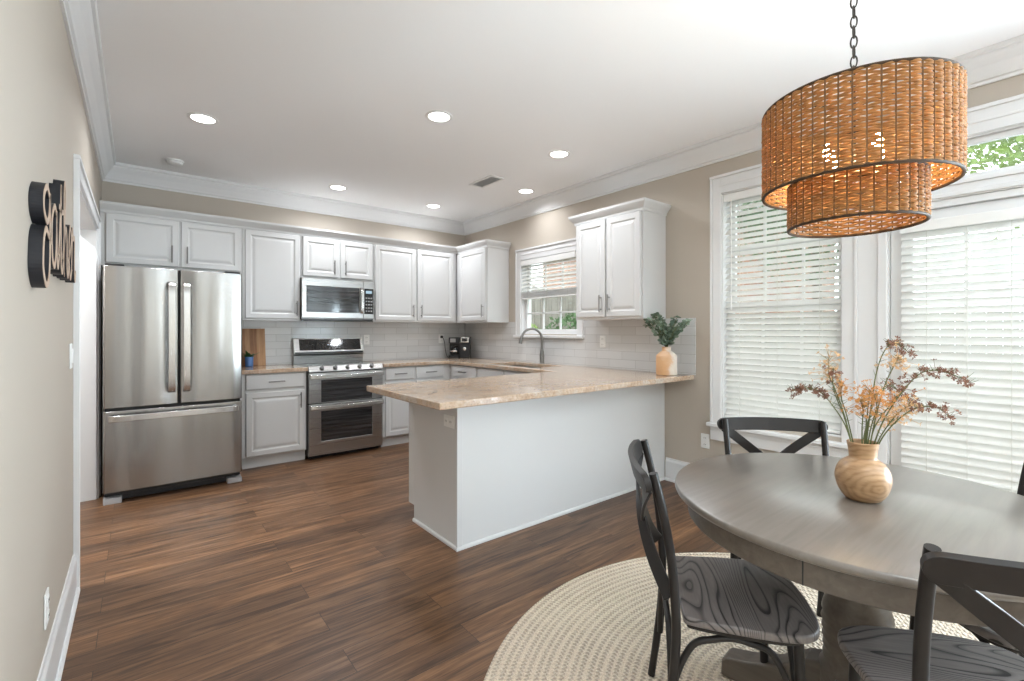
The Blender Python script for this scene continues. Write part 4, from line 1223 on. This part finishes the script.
obj('pedestal', MB().lathe([(0.0888, 0.03), (0.0999, 0.05), (0.0999, 0.20), (0.0873, 0.215), (0.0903, 0.235), (0.0829, 0.25), (0.0903, 0.262), (0.0844, 0.278), (0.0918, 0.29), (0.0858, 0.306), (0.0932, 0.318), (0.0873, 0.334), (0.0947, 0.346), (0.0888, 0.362), (0.0932, 0.376), (0.0903, 0.39), (0.0799, 0.43), (0.0740, 0.50), (0.0740, 0.56), (0.0799, 0.60), (0.1184, 0.618), (0.1184, tz - 0.03)], 64), 'taupe_base_wood', tb, smooth=True, ang=60)
ft = MB().prism([(0.06, 0.05), (0.06, 0.21), (0.13, 0.19), (0.22, 0.125), (0.31, 0.090), (0.385, 0.070), (0.398, 0.058), (0.400, 0.0), (0.31, 0.0), (0.30, 0.018), (0.16, 0.03)], -0.042, 0.042, 'y')
f0 = obj('foot', ft, 'taupe_base_wood', tb, 0.008, seg=3)
f0.rotation_euler = (0, 0, R(97))
for k in (1, 2, 3):
    f = f0.copy(); col.objects.link(f); f.parent = tb; f.rotation_euler = (0, 0, R(97 + 90 * k))

# ------------------------------------------------------------------ dining chairs
def make_chair():
    root = thing('dining_chair', '', 'chair', (0, 0, RZ), 0)
    SZ = 0.441
    # seat plan, rounded
    half = [(0.0, 0.178), (0.015, 0.19), (0.10, 0.205), (0.21, 0.215), (0.285, 0.214), (0.330, 0.198), (0.358, 0.163), (0.374, 0.10), (0.380, 0.0)]
    right = [(x, -y) for x, y in half]
    plan = spline([(x, y, 0) for x, y in half], 4)
    plan = [(p.x, p.y) for p in plan]
    plan = plan + [(x, -y) for x, y in plan[::-1][1:]]
    s_ = obj('seat', MB().prism(plan, SZ - 0.024, SZ, 'z'), 'grained_seat_wood', root, 0.007, seg=3)
    fr_ = [(x * 0.9 + 0.012, y * 0.90) for x, y in plan]
    obj('seat_frame', MB().prism(fr_, SZ - 0.044, SZ - 0.0245, 'z'), 'black_chair_metal', root, 0.003)
    for s in (-1, 1):
        P = spline([(-0.062, s * 0.182, 0.0), (-0.042, s * 0.184, 0.14), (-0.025, s * 0.187, 0.30), (-0.022, s * 0.192, 0.44), (-0.036, s * 0.199, 0.61), (-0.060, s * 0.204, 0.745), (-0.086, s * 0.207, 0.852)], 5)
        obj('leg', MB().tube(P, [0.0125] * 4 + [0.0132] * (len(P) - 4), 14), 'black_chair_metal', root, smooth=True)
        obj('leg', MB().tube(spline([(0.303, s * 0.168, SZ - 0.03), (0.310, s * 0.172, 0.22), (0.323, s * 0.180, 0.0)], 5), 0.0135, 14), 'black_chair_metal', root, smooth=True)
    # curved top rail with round ends, on the outer side of the posts
    n = 36
    pts, wid, sides = [], [], []
    for k in range(n + 1):
        th = PI * k / n
        u = -math.cos(th)
        y = u * 0.233
        x = -0.1000 - 0.034 * (1 - (y / 0.233) ** 2)
        pts.append((x, y, 0.824 + 0.004 * (1 - u * u)))
        e = min(1.0, (0.233 - abs(y)) / 0.029)
        wid.append(0.003 + 0.055 * math.sqrt(max(0.0, 1 - (1 - e) ** 2)))
        sides.append((-0.26, 0, 1))
    obj('top_rail', MB().strip(pts, sides, wid, 0.018), 'black_chair_metal', root, 0.004, smooth=True)
    # crossed bars of the back
    for s in (-1, 1):
        pts = []
        for k in range(17):
            u = k / 16
            y = s * (0.208 - 0.400 * u)
            z = 0.812 - 0.318 * u
            t_ = 4 * u * (1 - u)
            x = -0.1000 + 0.063 * u - 0.034 * t_ - 0.0055 * s * t_
            pts.append((x, y, z))
        obj('cross_bar', MB().strip(pts, (0, s * 0.62, 0.78), 0.040, 0.009), 'black_chair_metal', root, 0.002, smooth=True)
    # bent hoops under the seat
    def hoop(a, b, name='hoop'):
        a, b = Vector(a), Vector(b)
        m = (a + b) / 2; top = SZ - 0.054
        q = lambda f, z: (a.x + (b.x - a.x) * f, a.y + (b.y - a.y) * f, z)
        P = spline([q(0.03, 0.17), q(0.06, 0.26), q(0.19, 0.355), q(0.36, top - 0.008), q(0.5, top), q(0.64, top - 0.008), q(0.81, 0.355), q(0.94, 0.26), q(0.97, 0.17)], 5)
        obj(name, MB().tube(P, 0.0095, 12), 'black_chair_metal', root, smooth=True)
    for s in (-1, 1): hoop((-0.040, s * 0.178, 0), (0.303, s * 0.166, 0))
    hoop((-0.032, -0.178, 0), (-0.032, 0.178, 0))
    hoop((0.303, -0.166, 0), (0.303, 0.166, 0))
    return root
chair0 = make_chair()
CH = [(135.0, 0.550, -6, 'dark metal cross-back dining chair seen from the side, between table and peninsula'),
      (42.0, 0.585, 0, 'dark metal cross-back dining chair on the far side of the table, under the tall window'),
      (-45.0, 0.592, 0, 'dark metal cross-back dining chair by the glazed door, mostly cut off by the photo edge'),
      (224.3, 0.5516, -6.3, 'dark metal cross-back dining chair nearest the camera, its back turned to it')]
for i, (a, d, tw, lab) in enumerate(CH):
    o = chair0 if i == 0 else copy_tree(chair0)
    o.location = (TC[0] + d * math.cos(R(a)), TC[1] + d * math.sin(R(a)), RZ)
    o.rotation_euler = (0, 0, R(a + 180 + tw))
    o['label'] = lab
    o['group'] = 'chairs round the dining table'

# ------------------------------------------------------------------ vase and dried flowers on the table
VC = (-1.782, -4.992, TZ)
vs_ = thing('wooden_vase', 'round-bellied turned wooden vase in the middle of the dining table', 'vase', VC)
obj('vase_body', MB().lathe(spline_prof([(0.034, 0), (0.046, 0.004), (0.062, 0.026), (0.0715, 0.060), (0.070, 0.085), (0.060, 0.108), (0.046, 0.121), (0.0365, 0.128), (0.0355, 0.136), (0.038, 0.156), (0.0415, 0.176)]) + [(0.039, 0.178), (0.034, 0.160), (0.030, 0.14), (0.030, 0.06), (0.004, 0.055)], 64), 'olive_wood', vs_, smooth=True)

CF = (math.sin(0.67587), math.cos(0.67587))      # camera's heading on the plan
CR = (CF[1], -CF[0])
def flowers():
    root = thing('dried_flowers', 'dried sprays of brown and orange blossoms in the wooden vase', 'flowers', (VC[0], VC[1], TZ + 0.10))
    rnd = random.Random(5)
    def P3(r, z, d):        # r to the right, z up (m), d away: directions as seen across the table
        r *= 0.86
        return Vector((CR[0] * r + CF[0] * d, CR[1] * r + CF[1] * d, z * 0.97))
    S = [  # kind, list of (right, up, away) of the stem, then how much of its end carries blossoms
        ('brown_blossom', [(-0.02, 0, 0), (-0.05, 0.12, 0.01), (-0.10, 0.20, 0.02), (-0.135, 0.235, 0.03), (-0.185, 0.245, 0.04), (-0.225, 0.232, 0.05)], 0.52),
        ('cream_blossom', [(-0.015, 0, 0.01), (-0.035, 0.14, 0.03), (-0.060, 0.24, 0.05), (-0.075, 0.29, 0.06), (-0.066, 0.345, 0.07)], 0.34),
        ('brown_blossom', [(-0.015, 0, 0.01), (-0.045, 0.14, 0.02), (-0.080, 0.24, 0.03), (-0.082, 0.31, 0.03)], 0.28),
        ('orange_blossom', [(-0.01, 0, -0.01), (-0.02, 0.12, -0.02), (-0.025, 0.185, -0.03), (-0.035, 0.215, -0.03)], 0.34),
        ('orange_blossom', [(-0.005, 0, -0.01), (0.0, 0.12, -0.03), (0.005, 0.20, -0.05), (-0.005, 0.235, -0.05)], 0.36),
        ('orange_blossom', [(0.0, 0, 0.0), (0.012, 0.13, 0.0), (0.022, 0.21, 0.0), (0.026, 0.245, 0.0)], 0.34),
        ('orange_blossom', [(0.0, 0, 0.02), (-0.02, 0.14, 0.04), (-0.03, 0.22, 0.06), (-0.02, 0.26, 0.06)], 0.3),
        ('cream_blossom', [(0.012, 0, 0.0), (0.035, 0.15, -0.01), (0.060, 0.26, -0.02), (0.085, 0.325, -0.03), (0.10, 0.350, -0.03)], 0.26),
        ('brown_blossom', [(0.012, 0, 0.01), (0.045, 0.17, 0.02), (0.080, 0.31, 0.03), (0.130, 0.385, 0.04), (0.180, 0.385, 0.05), (0.215, 0.360, 0.05)], 0.40),
        ('brown_blossom', [(0.015, 0, 0.0), (0.050, 0.14, -0.02), (0.105, 0.245, -0.04), (0.165, 0.305, -0.05), (0.235, 0.305, -0.06), (0.310, 0.275, -0.07)], 0.60),
        ('brown_blossom', [(0.015, 0, 0.01), (0.045, 0.13, 0.03), (0.11, 0.225, 0.06), (0.185, 0.245, 0.09), (0.255, 0.205, 0.10), (0.285, 0.175, 0.10)], 0.46),
        ('cream_blossom', [(0.012, 0, -0.01), (0.035, 0.10, -0.03), (0.075, 0.175, -0.05), (0.110, 0.205, -0.06)], 0.34),
        ('orange_blossom', [(0.010, 0, -0.005), (0.03, 0.12, -0.01), (0.080, 0.20, -0.02), (0.100, 0.225, -0.02)], 0.30),
        ('brown_blossom', [(0.012, 0, -0.01), (0.04, 0.11, -0.04), (0.10, 0.190, -0.07), (0.165, 0.205, -0.09), (0.205, 0.175, -0.10)], 0.44),
        ('cream_blossom', [(0.012, 0, 0.015), (0.04, 0.09, 0.04), (0.085, 0.150, 0.06), (0.140, 0.145, 0.07), (0.170, 0.125, 0.07)], 0.40)]
    for kind, ctl, share in S:
        P = spline([P3(*c) for c in ctl], 9)
        # fine side twigs with needle leaves
        mb = MB().tube(P, [0.0022 - 0.0012 * i / (len(P) - 1) for i in range(len(P))], 6)
        for i in range(int(len(P) * 0.35), len(P), 1):
            b = rnd.uniform(0, 6.28)
            d = Vector((math.cos(b), math.sin(b), rnd.uniform(0.3, 1.1))).normalized()
            mb.tube([P[i], P[i] + d * rnd.uniform(0.012, 0.032)], [0.0009, 0.0004], 4)
        st = obj('stem', mb, 'flower_stem', root, smooth=True)
        mb = MB()
        n0 = int(len(P) * (1 - share))
        for i in range(n0, len(P)):
            for q in range(2 if kind == 'brown_blossom' else 4):
                spread = 0.012 if kind == 'brown_blossom' else 0.020
                c = P[i] + Vector((rnd.gauss(0, spread), rnd.gauss(0, spread), rnd.gauss(0, spread * 0.8)))
                d = (c - P[i] + Vector((0, 0, 0.006))).normalized()
                mb.tube([P[i], c], 0.0006, 3, caps=False)
                u = d.orthogonal().normalized(); w = d.cross(u)
                for p in range(5):
                    an = 2 * PI * p / 5
                    e1 = u * math.cos(an) + w * math.sin(an)
                    e2 = w * math.cos(an) - u * math.sin(an)
                    L = rnd.uniform(0.006, 0.010) if kind == 'brown_blossom' else rnd.uniform(0.0045, 0.0078)
                    mb.faces([tuple(c), tuple(c + e1 * L * 0.6 + e2 * L * 0.32 + d * L * 0.2), tuple(c + e1 * L + d * L * 0.55), tuple(c + e1 * L * 0.6 - e2 * L * 0.32 + d * L * 0.2)], [(0, 1, 2, 3)])
        obj('blossoms', mb, kind, st)
flowers()

# ------------------------------------------------------------------ woven pendant
def weave(r, z0, z1, ribs, pitch, name, parent):
    """wicker drum: level strands that belly out between upright ribs and are drawn in at each rib"""
    mb = MB()
    rows = int((z1 - z0) / pitch)
    sub = 6
    seg = ribs * sub
    for j in range(rows):
        z = z0 + (j + 0.5) * (z1 - z0) / rows
        pts, rad = [], []
        for q in range(ribs):
            amp = random.uniform(0.0028, 0.0044)
            fat = random.uniform(0.0036, 0.0046)
            dz = random.uniform(-0.0011, 0.0011)
            for h in range(sub):
                a = 2 * PI * (q * sub + h) / seg
                f = math.sin(PI * h / sub)
                rr = r + amp * f - 0.0022
                pts.append((rr * math.cos(a), rr * math.sin(a), z + dz * f + (0.0016 if (j + q) % 2 else -0.0016) * math.cos(PI * h / sub) ))
                rad.append(0.0025 + (fat - 0.0025) * f ** 0.7)
        mb.tube(pts, rad, 6, closed=True)
    o = obj(name, mb, 'rattan_strand', parent, smooth=True)
    mb = MB()
    for k in range(ribs):
        a = 2 * PI * k / ribs
        mb.tube([(r * math.cos(a), r * math.sin(a), z0), (r * math.cos(a), r * math.sin(a), z1)], 0.0026, 5)
    obj('ribs', mb, 'rattan_rib', o)
    for z in (z0, z1):
        obj('rim', MB().tube([(r * math.cos(2 * PI * k / 72), r * math.sin(2 * PI * k / 72), z) for k in range(72)], 0.0048, 7, closed=True), 'rattan_rim', o, smooth=True)
    return o
PC = (-1.7935, -4.972)
pend = thing('pendant_lamp', 'two-tier woven rattan drum pendant lamp hanging on a chain over the table', 'pendant lamp', (PC[0], PC[1], H))
weave(0.248, 1.711 - H, 1.973 - H, 50, 0.0077, 'upper_shade', pend)
weave(0.175, 1.598 - H, 1.735 - H, 36, 0.0077, 'lower_shade', pend)
obj('canopy', MB().lathe([(0.004, -0.03), (0.045, -0.026), (0.062, -0.01), (0.065, 0.0)], 32), 'dark_bronze', pend, smooth=True)
mb = MB()
z = -0.03
k = 0
while z > 2.015 - H:
    P = []
    for q in range(14):
        a = 2 * PI * q / 14
        u = 0.0085 * math.cos(a); w = 0.019 * math.sin(a)
        P.append((u if k % 2 == 0 else 0, 0 if k % 2 == 0 else u, z - 0.017 + w))
    mb.tube(P, 0.0024, 6, closed=True)
    z -= 0.031
    k += 1
obj('chain', mb, 'dark_bronze', pend, smooth=True)
zt = z + 0.005
mb = MB().tube([(0, 0, zt), (0, 0, 1.75 - H)], 0.006, 10)
for q in range(3):
    a = 2 * PI * q / 3 + 0.4
    mb.tube([(0, 0, 1.966 - H), (0.247 * math.cos(a), 0.247 * math.sin(a), 1.970 - H)], 0.003, 6)
    mb.tube([(0, 0, 1.75 - H), (0.174 * math.cos(a), 0.174 * math.sin(a), 1.733 - H)], 0.003, 6)
obj('frame', mb, 'dark_bronze', pend, smooth=True)
for q in range(4):
    a = R(45 + 12) + q * PI / 2
    bx, by = 0.085 * math.cos(a), 0.085 * math.sin(a)
    so = obj('lamp_socket', MB().tube([(0, 0, 1.765 - H), (bx * 0.8, by * 0.8, 1.755 - H), (bx, by, 1.765 - H), (bx, by, 1.785 - H)], 0.004, 8).tube([(bx, by, 1.765 - H), (bx, by, 1.795 - H)], 0.012, 12), 'candle_socket', pend, smooth=True)
    obj('bulb', MB().lathe([(0.007, 0.0), (0.010, 0.010), (0.0145, 0.022), (0.013, 0.036), (0.007, 0.050), (0.002, 0.058)], 18, (bx, by, 1.795 - H)), 'warm_bulb', so, smooth=True)

# ------------------------------------------------------------------ the garden outside
gr = struct('ground', MB().box(0.16, 40, -30, 25, -0.35, -0.25), 'lawn_grass')
pt = struct('patio_ground', MB().box(0.16, 3.2, -9, -3.0, -0.25, -0.18), 'concrete')

def foliage(mb, c, rad, n, leaf, rnd):
    for k in range(n):
        while True:
            p = Vector((rnd.uniform(-1, 1), rnd.uniform(-1, 1), rnd.uniform(-1, 1)))
            if 0.25 < p.length < 1: break
        p = Vector((p.x * rad[0], p.y * rad[1], p.z * rad[2])) + Vector(c)
        d = Vector((rnd.uniform(-1, 1), rnd.uniform(-1, 1), rnd.uniform(-1, 1))).normalized()
        u = d.orthogonal().normalized(); w = d.cross(u)
        L = leaf * rnd.uniform(0.6, 1.3)
        mb.faces([tuple(p - u * L), tuple(p + w * L * 0.55), tuple(p + u * L), tuple(p - w * L * 0.55)], [(0, 1, 2, 3)])

def shrub(label, x, y, r, h, mat='evergreen_leaf', seed=0, n=900):
    rnd = random.Random(seed)
    root = thing('garden_shrub', label, 'shrub', (x, y, -0.25), 0, 'garden shrubs')
    mb = MB()
    for q in range(5):
        a = q * 1.26
        mb.tube([(0, 0, 0), (r * 0.3 * math.cos(a), r * 0.3 * math.sin(a), h * 0.4), (r * 0.6 * math.cos(a), r * 0.6 * math.sin(a), h * 0.8)], [0.02, 0.014, 0.006], 6)
    obj('stems', mb, 'trunk_bark', root)
    mb = MB(); foliage(mb, (0, 0, h * 0.55), (r, r, h * 0.5), n, 0.045, rnd)
    obj('foliage', mb, mat, root)
shrub('bushy dark green shrub outside the sink window, on its right', 2.5, 0.45, 0.62, 1.78, 'evergreen_leaf', 1, 1900)
shrub('lighter green shrub outside the sink window, on its left', 2.7, 1.75, 0.42, 1.60, 'garden_leaf', 2, 1200)
shrub('low evergreen shrub in the garden outside the tall window', 4.2, -3.6, 0.7, 1.3, 'evergreen_leaf', 3)
shrub('light green shrub in the garden beyond the glazed door', 4.0, -5.3, 0.7, 1.3, 'garden_leaf', 4)

def tree(label, x, y, h, r, mat, seed, n=12000):
    rnd = random.Random(seed)
    root = thing('garden_tree', label, 'tree', (x, y, -0.25), 0, 'garden trees')
    obj('trunk', MB().tube(spline([(0, 0, 0), (0.05, 0.03, h * 0.3), (-0.03, 0.05, h * 0.6), (0.02, 0, h * 0.9)], 5), [0.16 - 0.12 * k / 15 for k in range(16)], 10), 'trunk_bark', root, smooth=True)
    mb = MB()
    for q in range(7):
        a = q * 2.4
        c = (r * 0.5 * math.cos(a), r * 0.5 * math.sin(a), h * rnd.uniform(0.55, 0.95))
        foliage(mb, c, (r * 0.65, r * 0.65, r * 0.5), n // 7, 0.05, rnd)
    obj('crown', mb, mat, root)
tree('leafy light green tree showing through the transom over the door', 6.0, -5.2, 6.2, 2.2, 'garden_leaf', 21)
tree('dark green tree behind the fence outside the tall window', 9.5, -1.2, 6.5, 2.2, 'evergreen_leaf', 22)
tree('tall light green tree far behind the fence', 11.5, -7.5, 7.0, 2.6, 'garden_leaf', 23)

fe = thing('garden_fence', 'grey wooden board fence at the end of the garden', 'fence', (7.4, 0, -0.25))
mb = MB()
for k in range(110):
    mb.box(0, 0.02, -14 + k * 0.19, -14 + k * 0.19 + 0.175, 0.03, 1.85)
obj('boards', mb, 'fence_wood', fe)
obj('rails', MB().box(0.02, 0.06, -14, 6.9, 0.35, 0.44).box(0.02, 0.06, -14, 6.9, 1.45, 1.54), 'fence_wood', fe)
for k in range(9):
    obj('post', MB().box(0.02, 0.12, -14 + k * 2.6, -13.9 + k * 2.6, 0, 1.9), 'fence_wood', fe)
fs = thing('garden_fence', 'taller weathered board fence across the side garden outside the sink window', 'fence', (0.9, 3.0, -0.25))
mb = MB()
for k in range(33): mb.box(k * 0.19, k * 0.19 + 0.178, 0, 0.02, 0.03, 2.55)
obj('boards', mb, 'fence_wood', fs)
obj('rails', MB().box(0, 6.25, 0.02, 0.06, 0.35, 0.44).box(0, 6.25, 0.02, 0.06, 1.75, 1.84), 'fence_wood', fs)
for k in range(3): obj('post', MB().box(0.05 + k * 3.0, 0.15 + k * 3.0, 0.02, 0.12, 0, 2.6), 'fence_wood', fs)
nh = thing('neighbour_house', 'red brick neighbouring house beyond the fence', 'house', (12, 6.5, -0.25))
obj('wall', MB().box(0, 7, -5.2, 5, 0, 5.2), 'red_brick', nh)
obj('roof', MB().prism([(-0.5, 5.2), (7.5, 5.2), (3.5, 7.6)], -5.5, 5.3, 'y'), 'roof_shingle', nh)
for k, yy in enumerate((-3.2, 0.2)):
    f = obj('window', MB().cells({yy - 0.5, yy - 0.42, yy + 0.42, yy + 0.5}, {1.2, 1.28, 2.52, 2.6}, hole((yy - 0.42, yy + 0.42, 1.28, 2.52)), -0.04, 0.02, 'x'), 'exterior_white', nh)
    obj('pane', MB().box(-0.01, 0.0, yy - 0.43, yy + 0.43, 1.27, 2.53), 'black_oven_glass', f)
